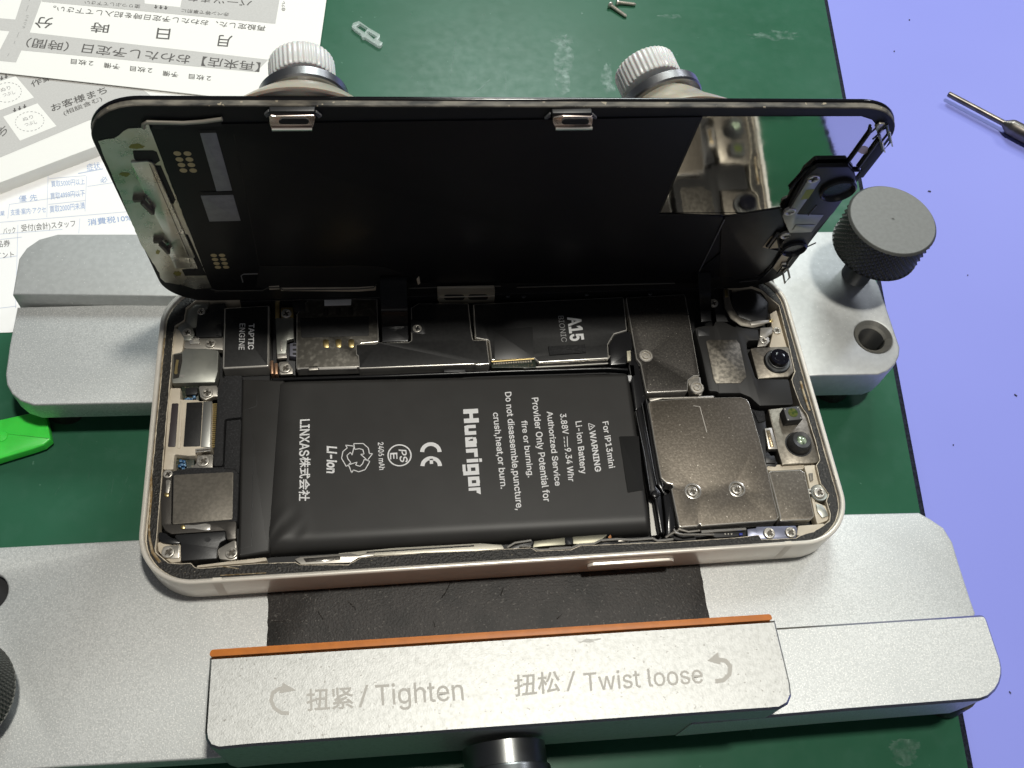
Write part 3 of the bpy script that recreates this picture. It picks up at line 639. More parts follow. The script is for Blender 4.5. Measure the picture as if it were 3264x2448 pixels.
slab('far_wall_black_strip', [(-50.5, 27.5), (52.5, 27.5), (52.5, 28.75), (-50.5, 28.75)], -4.5, ZG + 0.05, FLEX, ph, 0.1)  # added black strip covering the cream wall along the far edge
# sunken ground of the interior: steel mid plate seen in the gaps
slab('mid_plate', rrect(126, 58.6, 8, 8), -5.25, -4.6, CAVITY, ph)
slab('mid_plate', W('H', [(180, 330), (290, 900), (300, 1060), (345, 1085), (400, 1360), (310, 1370), (290, 1100), (120, 200)], -3.6), -4.6, -3.6, MIDPLATE, ph)

# ---- generic builders for the inside
def shield(crop, pts, z, m, r=0.35, h=2.6, film=None, filmin=0.24, bev=0.2, name='metal_shield', holes=(), rim=CHROME):
    p = rounded(ccw(W(crop, pts, z)), r, 4)
    o_ = slab(name, p, z - h, z, [rim, m] if film is None else [rim, rim], ph, bev, holes=[circle(w1(hc, hp, z), hr, 24) for hc, hp, hr in holes], mtop=1)
    if film is not None: slab('black_film', inset(p, filmin), z - 0.02, z + 0.05, film, o_, 0.03)
    return o_
def plate(name, crop, pts, z, m, h=1.0, r=0.2, bev=0.08, parent=None, seg=2):
    return slab(name, rounded(ccw(W(crop, pts, z)), r, 4), z - h, z, m, parent or ph, bev, seg=seg)
# ---- battery
ZBT = -1.35
bc = [w1('A', (1085, 900), -2.2), w1('B', (1852, 838), -2.2), w1('G', (2032, 850), -2.2), w1('E', (988, 1012), -2.2)]
bm = bmesh.new(); NX, NY = 120, 64; TLb, TRb, BRb, BLb = [Vector(p) for p in bc]
Wd = (TRb - TLb).length; Hd = (TRb - BRb).length; grid = []
def dist_param(k, n):   # denser near both ends
    t_ = k / n; return 0.5 - 0.5 * math.cos(math.pi * t_)
for j in range(NY + 1):
    row = []
    for i in range(NX + 1):
        u, v = dist_param(i, NX), dist_param(j, NY)
        p = (TLb * (1 - u) + TRb * u) * (1 - v) + (BLb * (1 - u) + BRb * u) * v
        dl, dr, df, dn = u * Wd, (1 - u) * Wd, v * Hd, (1 - v) * Hd
        z = ZBT + 0.10 * math.sin(math.pi * u) * math.sin(math.pi * v)
        for d, rr, hh in ((dl, 3.2, 0.75), (dr, 1.0, 1.6), (df, 1.0, 1.6), (dn, 3.0, 2.1)):
            if d < rr: q = 1 - d / rr; z -= hh * (1 - math.sqrt(max(0, 1 - q * q)))
        # wrinkled corner where the wrap is folded
        cx_, cy_ = dl, dn; w_ = max(0, 1 - math.hypot(cx_ - 1, cy_ - 3) / 6.5)
        z += w_ * 0.10 * math.sin(1.7 * cx_ - 1.3 * cy_ + 0.5 * math.sin(cx_ * 0.9)); z += 0.05 * math.exp(-((dl - 5.5 - math.sin(dn * 0.35)) / 1.3) ** 2) * math.sin(dn * 0.22)
        row.append(bm.verts.new((p.x, p.y, z)))
    grid.append(row)
for j in range(NY):
    for i in range(NX): bm.faces.new((grid[j + 1][i], grid[j + 1][i + 1], grid[j][i + 1], grid[j][i]))
per = grid[0] + [r[-1] for r in grid[1:]] + grid[-1][::-1][1:] + [r[0] for r in grid[::-1][1:-1]]
low_ = [bm.verts.new((v.co.x, v.co.y, -4.9)) for v in per]
for i in range(len(per)): bm.faces.new((per[i], per[(i + 1) % len(per)], low_[(i + 1) % len(per)], low_[i]))
bm.faces.new(low_)
batt = link('battery', bm, BATT, ph, ang=50)
terr = [w1('A', (792, 878), -1.85), w1('A', (1125, 886), -1.85), w1('E', (1010, 1008), -1.85), w1('E', (757, 1048), -1.85)]
slab('battery_end_tape', rounded(terr, 0.5), -4.6, -1.85, BATT, batt, 0.5)
# creases in the end tape
bm = bmesh.new()
for pts in ([(905, 980), (905, 1090), (850, 1110), (800, 1130)], ): add_tube(bm, [(*w1('A', p, -1.85), -1.86) for p in pts], 0.05, 6)
for pts in ([(885, 130), (870, 560), (865, 960), (770, 985)],): add_tube(bm, [(*w1('E', p, -1.85), -1.86) for p in pts], 0.05, 6)

link('tape_crease', bm, BTAPE, batt)
slab('battery_edge_seal', ribbon([w1('A', (1030, 878), -1.7), w1('B', (0, 850), -1.7), w1('B', (900, 815), -1.7), w1('B', (1700, 792), -1.7), w1('B', (1850, 803), -1.7)], 0.55), -3.2, -1.7, FLEX, batt, 0.2)
plate('black_tape', 'G', [(1778, 100), (1932, 97), (1970, 520), (1845, 540)], ZBT + 0.13, mat('tape_patch', (0.016, 0.016, 0.016), 0, 0.7, 0.2), 0.3, 0.2, 0.05, batt)
zl = ZBT + 0.17
def bt(s, crop, a, b, c, bold=0.0, base=0.0): return (s, w1(crop, a, zl), w1(crop, b, zl), w1(crop, c, zl), zl, bold, base)
items = [bt('LINXAS', 'A', (1247, 1198), (1240, 1486), (1322, 1194), 0.016), bt('\u682a\u5f0f\u4f1a\u793e', 'E', (1242, 258), (1232, 606), (1328, 262), 0.02, None),
         bt('Li-ion', 'A', (1458, 1405), (1456, 1616), (1536, 1412), 0.03), bt('2406 mAh', 'A', (1855, 1378), (1866, 1594), (1898, 1374), 0.016),
         bt('PS', 'A', (2018, 1432), (2030, 1530), (2078, 1436), 0.012), bt('E', 'A', (1950, 1460), (1952, 1510), (2006, 1456), 0.012),
         bt('crush,heat,or burn.', 'G', (790, -85), (852, 512), (838, -88), 0.014), bt('Do not disassemble,puncture,', 'G', (884, -245), (975, 680), (934, -250), 0.014),
         bt('fire or burning.', 'G', (1012, -22), (1065, 424), (1058, -26), 0.014), bt('Provider Only Potential for', 'G', (1094, -200), (1188, 615), (1146, -205), 0.014),
         bt('Authorized Service', 'G', (1212, -94), (1278, 490), (1258, -98), 0.014), bt('3.88V', 'G', (1315, -76), (1338, 86), (1362, -80), 0.014),
         bt('9.34 Whr', 'G', (1352, 192), (1382, 454), (1400, 190), 0.014), bt('Li-ion Battery', 'G', (1437, -15), (1478, 398), (1484, -22), 0.014),
         bt('WARNING', 'G', (1546, 58), (1592, 380), (1592, 52), 0.02), bt('For iP13mini', 'G', (1648, -12), (1700, 352), (1694, -20), 0.014)]
bm = bmesh.new()
for it in items: add_text(bm, *it)
def strokes(crop, segs, wd):
    for s in segs:
        bm.faces.new([bm.verts.new((x, y, zl)) for x, y in ribbon(W(crop, s, zl), wd)])
def ring(crop, c, rx, ry, wd, a0=0, a1=360, n=30):
    pts = [(c[0] + rx * math.cos(math.radians(a0 + (a1 - a0) * k / n)), c[1] + ry * math.sin(math.radians(a0 + (a1 - a0) * k / n))) for k in range(n + 1)]
    rb = W(crop, pts, zl); l = ribbon(rb, wd); m = len(rb)
    for k in range(m - 1):
        q = [l[k], l[k + 1], l[2 * m - 2 - k], l[2 * m - 1 - k]]; bm.faces.new([bm.verts.new((x, y, zl)) for x, y in q])
ring('A', (2024, 1478), 90, 82, 0.26)
# dc symbol
strokes('G', [[(1371, 100), (1374, 182)], [(1346, 104), (1349, 124)], [(1348, 134), (1351, 154)], [(1351, 164), (1354, 184)]], 0.16)
# warning triangle
tri = [(1537, 30), (1556, 52), (1590, -8)]
strokes('G', [[(1538, -2), (1546, 52)], [(1546, 52), (1588, 18)], [(1588, 18), (1538, -2)]], 0.17); strokes('G', [[(1552, 24), (1568, 21)]], 0.18)
# two conformity arcs
ring('B', (303, 1452), 68, 62, 0.78, 180, 360, 24); ring('B', (306, 1562), 68, 62, 0.78, 180, 360, 24); strokes('B', [[(306, 1505), (308, 1545)]], 0.62)
# recycling arrows: three folded outline arrows round a centre
cR = (1688, 1492)
def rot(p, a): return (cR[0] + p[0] * math.cos(a) - p[1] * math.sin(a), cR[1] + p[0] * math.sin(a) + p[1] * math.cos(a))
for a in (0.35, 0.35 + 2.094, 0.35 + 4.189):
    pts = [(-58, -92), (12, -118), (62, -98), (84, -60), (108, -70), (88, -5), (22, -32), (46, -42), (26, -72), (-2, -70), (-34, -52), (-58, -92)]
    strokes('A', [[rot(p, a) for p in (q0, q1)] for q0, q1 in zip(pts, pts[1:])], 0.17)
# blocky brand word: square stencil letters read down the battery
def blocky(crop, p0, p1, p2, cells):
    P0, P1, P2 = [Vector(w1(crop, p, zl)) for p in (p0, p1, p2)]; ex_ = (P1 - P0); ey_ = (P2 - P0)
    for polys in cells:
        q = [P0 + ex_ * (a / 100.0) + ey_ * (b / 10.0) for a, b in polys]; bm.faces.new([bm.verts.new((v.x, v.y, zl)) for v in q])
def bx(x0, y0, x1, y1): return [(x0, y0), (x1, y0), (x1, y1), (x0, y1)]
cells = [bx(0, 0, 5.6, 10), bx(11.5, 0, 17, 10), bx(5.6, 3.9, 11.5, 6.3),                                       # H
         bx(19.5, 2.2, 23.5, 7.6), bx(23.5, 0, 27, 2.6), [(19.5, 2.2), (20.5, 0), (23.5, 0), (23.5, 2.2)], bx(27, 0, 31.5, 7.6),      # u
         bx(34, 0, 37.5, 3.2), bx(34, 3.2, 36.5, 5.0), bx(36.5, 5.2, 42, 7.6), bx(34.5, 5.2, 36.5, 7.2), bx(37.5, 0, 42, 2.2), bx(38.6, 2.2, 46, 5.2), bx(42, 0, 46, 2.2), bx(42, 5.2, 46, 7.2),   # a
         bx(48, 0, 52.5, 7.6), bx(52.5, 5.2, 58, 7.6),                                                                # r
         bx(60, 0, 64, 7.6), bx(60, 8.2, 64, 10),                                                                      # i
         bx(66, 0, 70, 7.6), bx(70, 5.3, 74, 7.6), bx(70, 0.2, 74, 2.4), bx(74, -2.8, 78.5, 7.6), bx(66, -3, 74, -1.0),   # g
         bx(80.5, 0, 84.5, 7.4), bx(84.5, 5.2, 88, 7.6), bx(84.5, 0, 88, 2.4), bx(88, 0, 91.5, 7.4),                   # o
         bx(93, 0, 96.4, 7.6), [(96.4, 5.0), (99, 5.0), (101, 7.6), (96.4, 7.6)]]                                       # r
blocky('B', (556, 1118), (602, 1782), (672, 1112), cells)
fix_up(bm)
link('battery_lettering', bm, WHITE, batt, smooth='keep')

# ---- vibration motor
tp = W('A', [(648, 322), (1006, 300), (1002, 782), (636, 800)], -1.15)
tap = slab('vibration_motor', rounded(tp, 0.35), -4.4, -1.15, CHROME, ph, 0.3)
slab('black_film', inset(rounded(tp, 0.35), 0.34), -1.2, -1.08, BLK, tap, 0.04)
zq = -1.05
text_obj('motor_lettering', [('TAPTIC', w1('A', (845, 448), zq), w1('A', (838, 650), zq), w1('A', (888, 446), zq), zq, 0.02, 0.0)], GREYTXT, tap)
text_obj('motor_lettering', [('ENGINE', w1('A', (772, 446), zq), w1('A', (764, 652), zq), w1('A', (816, 446), zq), zq, 0.0, 0.0)], GREYTXT, tap)
# ---- upper left corner pieces
plate('antenna_bracket', 'A', [(540, 262), (430, 278), (365, 318), (336, 390), (340, 455), (380, 485), (435, 475), (445, 360), (520, 330)], -1.5, SILVERG, 1.6, 0.5)
plate('bracket_tab', 'A', [(290, 455), (345, 430), (400, 470), (420, 540), (380, 580), (320, 575), (285, 520)], -1.3, SILVERG, 1.2, 0.9)
screw('A', (358, 512), -1.05, 0.95, ph)
plate('cable_cover', 'A', [(445, 365), (530, 362), (540, 292), (660, 285), (640, 470), (632, 548), (432, 552), (428, 505)], -1.2, BLKP, 2.2, 0.2)
plate('cable_clip', 'A', [(590, 455), (632, 450), (628, 545), (585, 535)], -0.95, BLKP, 1.0, 0.1)
screw('A', (470, 350), -1.1, 0.8, ph)
plate('cream_wall', 'A', [(262, 470), (300, 500), (335, 560), (322, 658), (290, 690), (243, 690), (250, 590)], -1.25, BEIGE, 2.4, 0.3)
plate('ground_plate', 'A', [(338, 565), (400, 545), (640, 548), (640, 650), (500, 645), (335, 640)], -1.7, NICKEL, 1.4, 0.2)
plate('ground_spring', 'A', [(370, 560), (455, 556), (460, 600), (380, 606)], -1.35, CHROME, 0.5, 0.15)
screw('A', (542, 596), -1.3, 1.05, ph)
pl = plate('connector_shield', 'A', [(250, 682), (322, 668), (340, 642), (505, 640), (606, 656), (600, 820), (578, 906), (240, 912)], -1.15, SILVERG, 2.3, 0.3, 0.14)
sheet('spring_contact', [W('A', ribbon([(285, 730), (275, 790), (272, 830)], 20), -1.12), W('A', circle((272, 828), 13, 14, 16), -1.118)], -1.11, GOLD, pl)
sheet('slot', [W('A', circle((320, 857), 18, 16, 10), -1.12)], -1.12, CHROME, pl)
sheet('recess_panel', [W('A', [(256, 690), (320, 680), (322, 740), (296, 870), (250, 880)], -1.13)], -1.13, SHIELDD, pl)
# small board with blue chips in both gaps
for q in ([(312, 935), (448, 925), (452, 1045), (330, 1045)],): plate('flex_board', 'A', q, -2.6, PCB, 1.0, 0.2)
for q in ([(262, 1480), (418, 1470), (415, 1600), (285, 1600)],): plate('flex_board', 'A', q, -2.9, PCB, 1.0, 0.2)
plate('connector', 'A', [(345, 950), (440, 940), (442, 985), (430, 1000), (352, 1002)], -1.7, BLKP, 1.2, 0.15)
for cx_, cy_ in ((372, 1035), (352, 1040), (392, 1040), (415, 1020), (310, 1520), (335, 1525), (315, 1550), (340, 1552), (300, 1560), (330, 1580)):
    plate('blue_capacitor', 'A', [(cx_ - 11, cy_ - 10), (cx_ + 11, cy_ - 10), (cx_ + 10, cy_ + 10), (cx_ - 11, cy_ + 10)], -1.9, BLUECHIP, 0.7, 0.06, 0.05)
plate('screw_tab', 'A', [(450, 935), (590, 930), (605, 960), (602, 1015), (560, 1018), (500, 1045), (462, 1020)], -1.5, NICKEL, 1.4, 0.3)
screw('A', (516, 984), -1.15, 1.1, ph)
plate('screw_tab', 'A', [(440, 1478), (562, 1470), (560, 1580), (385, 1588), (430, 1540)], -1.6, NICKEL, 1.4, 0.2)
screw('A', (484, 1520), -1.25, 1.15, ph)
# ---- cream bracket of the earpiece side with dark pads
cb = plate('cream_bracket', 'A', [(228, 950), (310, 950), (305, 1040), (448, 1042), (452, 1052), (556, 1052), (546, 1415), (430, 1445), (428, 1480), (370, 1482), (262, 1470), (252, 1590), (172, 1590), (188, 1440), (214, 1060)], -1.3, BEIGE, 3.4, 0.25, 0.15)
plate('dark_pad', 'A', [(240, 1070), (293, 1070), (268, 1412), (208, 1412)], -1.22, mat('brown_black_pad', (0.035, 0.027, 0.03), 0, 0.5), 0.4, 0.25, 0.05, cb)
plate('dark_pad', 'A', [(356, 1064), (482, 1060), (462, 1406), (330, 1410)], -1.2, BLK, 0.4, 0.2, 0.05, cb)
plate('silver_pad', 'A', [(486, 1056), (554, 1052), (540, 1416), (466, 1412)], -1.16, mat('dull_nickel', (0.33, 0.33, 0.31), 0.9, 0.4), 0.5, 0.1, 0.08, cb)
plate('cream_rib', 'A', [(305, 1050), (325, 1050), (305, 1420), (283, 1420)], -1.12, BEIGE, 0.4, 0.05, 0.05, cb)
for yy in (1428, 1446):
    a, b = w1('A', (425, yy + 6), -1.1), w1('A', (545, yy - 6), -1.1); tube('metal_pin', [(*a, -1.1), (*b, -1.1)], 0.16, CHROME, cb, 8)
# contact row of the charging connector (between cream bracket and foam)
bm = bmesh.new()
for k in range(22):
    p = w1('A', (574 - k * 0.8, 1075 + k * 16), -2.4); add_slab(bm, rrect(0.9, 0.22, 0.05, 2), -2.7, -2.4, 0.03); 
    for v in bm.verts[-200:] if False else []: pass
bm.free()
bm = bmesh.new()
for k in range(22):
    p = w1('A', (576 - k * 0.9, 1075 + k * 16), -2.4); add_slab(bm, [(p[0] - .45, p[1] - .11), (p[0] + .45, p[1] - .11), (p[0] + .45, p[1] + .11), (p[0] - .45, p[1] + .11)], -2.8, -2.4, 0.03, seg=1)
link('contact_row', bm, GOLD, ph)
# ---- black foam block left of the battery
fl = plate('foam_block', 'A', [(598, 945), (638, 905), (652, 852), (790, 850), (786, 1178), (664, 1192), (652, 1205), (640, 1545), (632, 1560), (572, 1562), (562, 1545), (590, 1200)], -1.0, FOAM, 3.2, 0.25, 0.18)
plate('foam_block', 'A', [(668, 1206), (784, 1194), (768, 1640), (735, 1585), (648, 1580)], -1.05, FOAM, 3.2, 0.25, 0.18)
# ---- lower left speaker
plate('speaker_surround', 'E', [(245, 372), (380, 345), (745, 338), (768, 360), (752, 770), (245, 800)], -1.25, FOAM, 3.2, 0.3, 0.15)
plate('speaker_cover', 'E', [(255, 402), (700, 378), (722, 382), (716, 752), (244, 790)], -1.08, SPKR, 0.5, 0.3, 0.1)
sp = plate('speaker_bracket', 'E', [(172, 390), (240, 382), (236, 790), (560, 772), (660, 762), (746, 764), (744, 905), (668, 908), (660, 838), (235, 866), (190, 840), (158, 790), (152, 600)], -0.98, mat('dark_bracket', (0.085, 0.078, 0.07), 0.7, 0.4, bump=0.2, bscale=2.5), 1.2, 0.35, 0.12)
screw('E', (208, 392), -0.85, 0.85, ph)
plate('contact_spring', 'E', [(192, 440), (232, 440), (226, 500), (216, 545), (190, 545), (194, 495)], -0.86, NICKEL, 0.3, 0.3, 0.06, sp)
plate('contact_tip', 'E', [(178, 540), (218, 540), (214, 568), (196, 574), (180, 566)], -0.78, GOLD, 0.3, 0.4, 0.1, sp)
plate('contact_spring', 'E', [(335, 793), (410, 796), (500, 782), (545, 790), (540, 835), (500, 838), (410, 822), (335, 824)], -0.84, CHROME, 0.3, 0.3, 0.06, sp)
plate('contact_tip', 'E', [(308, 800), (322, 788), (342, 796), (342, 820), (322, 828), (308, 818)], -0.74, GOLD, 0.3, 0.3, 0.1, sp)
bl = plate('speaker_port', 'E', [(250, 872), (660, 842), (664, 908), (620, 930), (600, 975), (592, 1060), (310, 1076), (308, 940)], -1.2, BLKP, 3.0, 0.3, 0.12)
sheet('port_hole', [W('E', circle((520, 908), 25, 20, 20), -1.18)], -1.18, CAVITY, bl)
plate('screw_tab', 'E', [(170, 965), (220, 955), (304, 948), (302, 1055), (230, 1060), (160, 1040)], -1.7, NICKEL, 1.2, 0.4)
screw('E', (208, 1004), -1.3, 1.15, ph)
plate('screw_tab', 'E', [(600, 985), (640, 960), (745, 905), (752, 1060), (700, 1072), (610, 1060)], -1.8, NICKEL, 1.2, 0.4)
screw('E', (706, 1010), -1.35, 1.1, ph)
plate('cream_corner', 'b', [(455, 480), (700, 510), (840, 520), (870, 560), (865, 830), (700, 850), (560, 760), (470, 640)], -1.9, BEIGE, 2.0, 0.3)
plate('black_seal', 'b', [(470, 300), (600, 330), (700, 410), (840, 440), (860, 510), (700, 520), (520, 490), (460, 400)], -1.4, FLEX, 1.0, 0.5)
# ---- board column between motor and card reader
plate('column_plate', 'A', [(1030, 262), (1205, 262), (1210, 850), (1030, 850)], -3.2, CAVITY, 0.6, 0.1)
plate('ground_bracket', 'A', [(1052, 402), (1192, 398), (1196, 560), (1142, 575), (1136, 682), (1062, 684), (1060, 600)], -1.5, SILVERG, 1.0, 0.2)
plate('bracket_rib', 'A', [(1090, 580), (1106, 578), (1104, 655), (1088, 655)], -1.25, CHROME, 0.5, 0.2)
plate('clip', 'A', [(1062, 682), (1140, 676), (1142, 712), (1066, 718)], -1.2, NICKEL, 0.8, 0.1)
plate('clip', 'A', [(1078, 745), (1150, 742), (1165, 770), (1190, 800), (1190, 838), (1085, 845)], -1.6, NICKEL, 0.8, 0.3)
screw('A', (1128, 790), -1.2, 1.15, ph)
plate('clip', 'A', [(1092, 320), (1192, 318), (1195, 395), (1095, 398)], -1.6, GOLD, 0.8, 0.3)
screw('A', (1136, 362), -1.25, 1.05, ph)
plate('gold_flex', 'A', [(1048, 270), (1084, 270), (1084, 400), (1050, 405)], -1.7, GOLD, 0.6, 0.1)
plate('copper_flex', 'A', [(1012, 735), (1034, 733), (1036, 838), (1015, 838)], -1.3, COPPER, 2.0, 0.1)
plate('copper_flex', 'A', [(1044, 755), (1068, 752), (1070, 840), (1046, 842)], -1.5, COPPER, 2.0, 0.1)
plate('screw_post', 'A', [(1180, 280), (1285, 262), (1285, 345), (1200, 352)], -1.1, BLKP, 1.5, 0.3)
plate('connector', 'A', [(1165, 600), (1215, 596), (1215, 705), (1162, 700)], -1.5, mat('grey_connector', (0.13, 0.13, 0.16), 0.2, 0.5), 1.4, 0.1)
bm = bmesh.new()
for y in (612, 650, 682):
    for x in (1195, 1210):
        p = w1('A', (x, y), -1.47); add_slab(bm, rrect(0.01, 0.01, 0, 1) if False else [(p[0] - .2, p[1] - .25), (p[0] + .2, p[1] - .25), (p[0] + .2, p[1] + .25), (p[0] - .2, p[1] + .25)], -1.6, -1.45, 0.03, seg=1)
link('connector_pins', bm, CAVITY, ph)
# ---- card reader shield
cr = shield('A', [(1216, 370), (1300, 262), (1850, 250), (1862, 590), (1716, 604), (1722, 690), (1748, 702), (1742, 785), (1214, 800)], -1.25, mat('dark_scuffed_plate', (0.075, 0.07, 0.06), 0.7, 0.42, c2=(0.16, 0.15, 0.13), nscale=0.9, lo=0.5, hi=0.72, detail=8.0, bump=0.3, bscale=1.5, bdist=0.06), name='card_reader_shield')
plate('black_film', 'A', [(1242, 402), (1786, 388), (1784, 540), (1256, 556)], -1.17, BLK, 0.1, 0.2, 0.03, cr)
for x, y in ((1448, 600), (1546, 598), (1646, 598)):
    plate('contact_slot', 'A', [(x - 25, y - 30), (x + 22, y - 32), (x + 24, y + 32), (x - 22, y + 34)], -1.2, GOLD, 0.15, 0.45, 0.04, cr)
for x, y in ((1447, 352), (1546, 350), (1643, 348)):
    plate('contact_slot', 'A', [(x - 20, y - 32), (x + 20, y - 32), (x + 20, y + 32), (x - 20, y + 32)], -1.2, SHIELDD, 0.15, 0.4, 0.04, cr)
plate('white_label', 'A', [(1434, 256), (1646, 250), (1644, 298), (1436, 304)], -1.1, LABEL, 0.3, 0.1, 0.04, cr)
for x0, x1 in ((1225, 1290), (1395, 1690)):
    a, b = w1('A', (x0, 800), -1.6), w1('A', (x1, 792), -1.6); tube('shield_rail', [(*a, -1.6), (*b, -1.6)], 0.32, CHROME, cr, 10)
plate('spring_clip', 'A', [(1310, 782), (1385, 778), (1388, 806), (1312, 812)], -1.25, NICKEL, 0.6, 0.15, 0.06, cr)
# ---- black covered shields of the logic board
sh1 = shield('B', [(-290, 607), (-122, 600), (-118, 592), (128, 590), (148, 575), (146, 320), (205, 286), (600, 286), (622, 500), (636, 575), (742, 572), (768, 762), (662, 772), (640, 765), (0, 790), (-262, 800), (-270, 700), (-285, 690)], -1.2, CHROME, film=BLK)
screw('B', (196, 482), -0.95, 0.95, ph)
plate('shield_bracket', 'B', [(148, 412), (250, 414), (262, 520), (240, 528), (150, 515)], -1.08, BLKP, 0.3, 0.2)
sh2 = shield('B', [(632, 292), (1815, 236), (1842, 500), (1740, 530), (1692, 610), (1700, 720), (1148, 752), (1110, 716), (800, 732), (776, 735), (756, 578), (650, 560)], -1.3, CHROME, film=BLK)
zc = -1.22
text_obj('chip_lettering', [('A15', w1('B', (1376, 396), zc), w1('B', (1402, 586), zc), w1('B', (1478, 384), zc), zc, 0.03, 0.0)], GREYTXT, sh2)
text_obj('chip_lettering', [('BIONIC', w1('B', (1300, 386), zc), w1('B', (1328, 590), zc), w1('B', (1342, 384), zc), zc, 0.0, 0.0)], DIMTXT, sh2)
plate('foam_strip', 'B', [(1222, 622), (1512, 606), (1520, 672), (1234, 692)], -0.9, FOAM, 0.5, 0.1, 0.15, sh2)
plate('overlay_tape', 'B', [(798, 500), (1100, 470), (1112, 712), (802, 728)], -1.19, mat('overlay', (0.02, 0.02, 0.02), 0, 0.33), 0.1, 0.1, 0.02, sh2)
plate('board_edge', 'B', [(776, 742), (1112, 722), (1130, 770), (1128, 792), (780, 790)], -2.0, PCB, 1.2, 0.1)
bm = bmesh.new()
for k in range(16):
    p = w1('B', (800 + k * 19, 758 - k * 1.2), -1.8); add_slab(bm, [(p[0] - .2, p[1] - .3), (p[0] + .2, p[1] - .3), (p[0] + .2, p[1] + .3), (p[0] - .2, p[1] + .3)], -2.3, -1.75, 0.05, seg=1)
link('board_components', bm, NICKEL, ph)
tube('gold_edge', [(*w1('B', (778, 745), -1.5), -1.5), (*w1('B', (1112, 722), -1.5), -1.5)], 0.14, GOLD, ph, 8)
tube('shield_rail', [(*w1('B', (1030, 792), -2.2), -2.2), (*w1('B', (1400, 775), -2.2), -2.2), (*w1('B', (1690, 758), -2.2), -2.2)], 0.2, CHROME, ph, 8)
tube('shield_rail', [(*w1('B', (1150, 752), -1.6), -1.6), (*w1('B', (1690, 722), -1.6), -1.6), (*w1('B', (1706, 700), -1.6), -1.6)], 0.26, NICKEL, ph, 10)
for x0, x1, y0, y1 in ((405, 575, 795, 820),): plate('black_block', 'B', [(x0, y0 + 4), (x1, y0), (x1, y1), (x0, y1 + 5)], -1.7, BLKP, 1.0, 0.1)
plate('flex_ribbon', 'B', [(1700, 610), (1745, 535), (1842, 505), (1870, 520), (1885, 640), (1842, 690), (1838, 760), (1705, 772)], -1.35, FLEX, 1.2, 0.4, 0.2)
plate('flex_tab', 'B', [(1838, 660), (1868, 655), (1872, 735), (1842, 740)], -1.2, mat('pale_tab', (0.50, 0.47, 0.36), 0.2, 0.5), 0.7, 0.1)
plate('flex_seal', 'B', [(1850, 770), (1895, 768), (1905, 850), (1870, 870)], -2.0, CAVITY, 1, 0.2)
plate('white_tab', 'C', [(120, 850), (160, 852), (150, 895), (128, 900)], -1.9, LABEL, 0.8, 0.2)
# ---- upper right large shield
sg = shield('C', [(108, 240), (575, 214), (605, 380), (690, 856), (640, 860), (600, 890), (596, 975), (270, 990), (224, 762), (192, 722)], -1.1, SHIELDD, name='dark_shield', holes=[('C', (267, 700), 0.85)])
for pt in ((267, 698), (668, 946)):
    bm = bmesh.new(); c = w1('C', pt, -0.9); add_lathe(bm, [(1.45, -1.3), (1.45, -0.9), (1.3, -0.76), (1.0, -0.74), (0.95, -1.05), (0.72, -1.05), (0.68, -0.76), (0.3, -0.74), (0.25, -1.0), (0.1, -1.0)], 32, Matrix.Translation((*c, 0)))
    link('shoulder_screw', bm, SCREWM, ph)
plate('screw_boss', 'C', [(598, 900), (640, 862), (692, 858), (714, 980), (700, 1010), (620, 985)], -1.5, NICKEL, 1.5, 0.4)
sheet('drag_mark', [W('C', ribbon([(620, 225), (600, 380), (585, 375)], 5), -1.08)], -1.07, FLEX, sg)
# ---- black speaker carrier and its plate
sc_ = plate('speaker_carrier', 'C', [(650, 478), (720, 462), (800, 462), (812, 425), (880, 430), (960, 470), (1150, 490), (1158, 575), (1075, 578), (1058, 600), (1066, 680), (1130, 878), (1388, 880), (1425, 1080), (1160, 1090), (1086, 1022), (1010, 990), (840, 992), (828, 978), (760, 972), (704, 690)], -1.0, mat('grey_black_plastic', (0.018, 0.0175, 0.017), 0, 0.48, 0.35, bump=0.2, bscale=3.0), 3.0, 0.5, 0.2)
plate('speaker_plate', 'C', [(738, 582), (760, 572), (975, 572), (1004, 605), (1056, 862), (1010, 912), (815, 914), (796, 880)], -0.88, SCUFFM, 0.4, 0.3, 0.08, sc_)
plate('square_dimple', 'C', [(672, 485), (765, 476), (768, 538), (680, 545)], -0.97, BLKP, 0.1, 0.05, 0.03, sc_)
# flex going down beside it, screw, gold tips, dome
plate('dome_cover', 'C', [(940, 200), (1100, 165), (1180, 195), (1235, 280), (1230, 360), (1222, 415), (1090, 428), (985, 390), (935, 300)], -1.5, BLKP, 2.0, 0.8, 0.5)
plate('cavity_plate', 'C', [(780, 190), (940, 180), (1000, 430), (820, 430)], -2.4, CAVITY, 1.0, 0.2)
bm = bmesh.new(); add_tube(bm, [(*w1('C', p, -1.2), -1.2) for p in [(895, 175), (900, 250), (915, 320), (955, 395), (1020, 440), (1100, 455), (1190, 440)]], [0.55, 0.75, 0.9, 0.95, 0.95, 0.9, 0.6], 10)
bmesh.ops.scale(bm, vec=(1, 1, 0.4), verts=bm.verts, space=Matrix.Translation((0, 0, 1.2)))
link('curved_bracket', bm, SPKR, ph)
plate('contact_tip', 'C', [(884, 176), (908, 174), (914, 235), (890, 238)], -0.85, GOLD, 0.3, 0.1)
plate('contact_spring', 'C', [(1080, 432), (1150, 420), (1258, 412), (1260, 432), (1160, 450), (1095, 460)], -0.75, NICKEL, 0.3, 0.2)
plate('contact_tip', 'C', [(1232, 410), (1262, 408), (1264, 430), (1236, 434)], -0.68, GOLD, 0.3, 0.2)
screw('C', (800, 280), -1.3, 1.0, ph)
plate('metal_wedge', 'C', [(1165, 480), (1262, 470), (1260, 520), (1200, 560), (1160, 545)], -1.3, NICKEL, 1.0, 0.1)
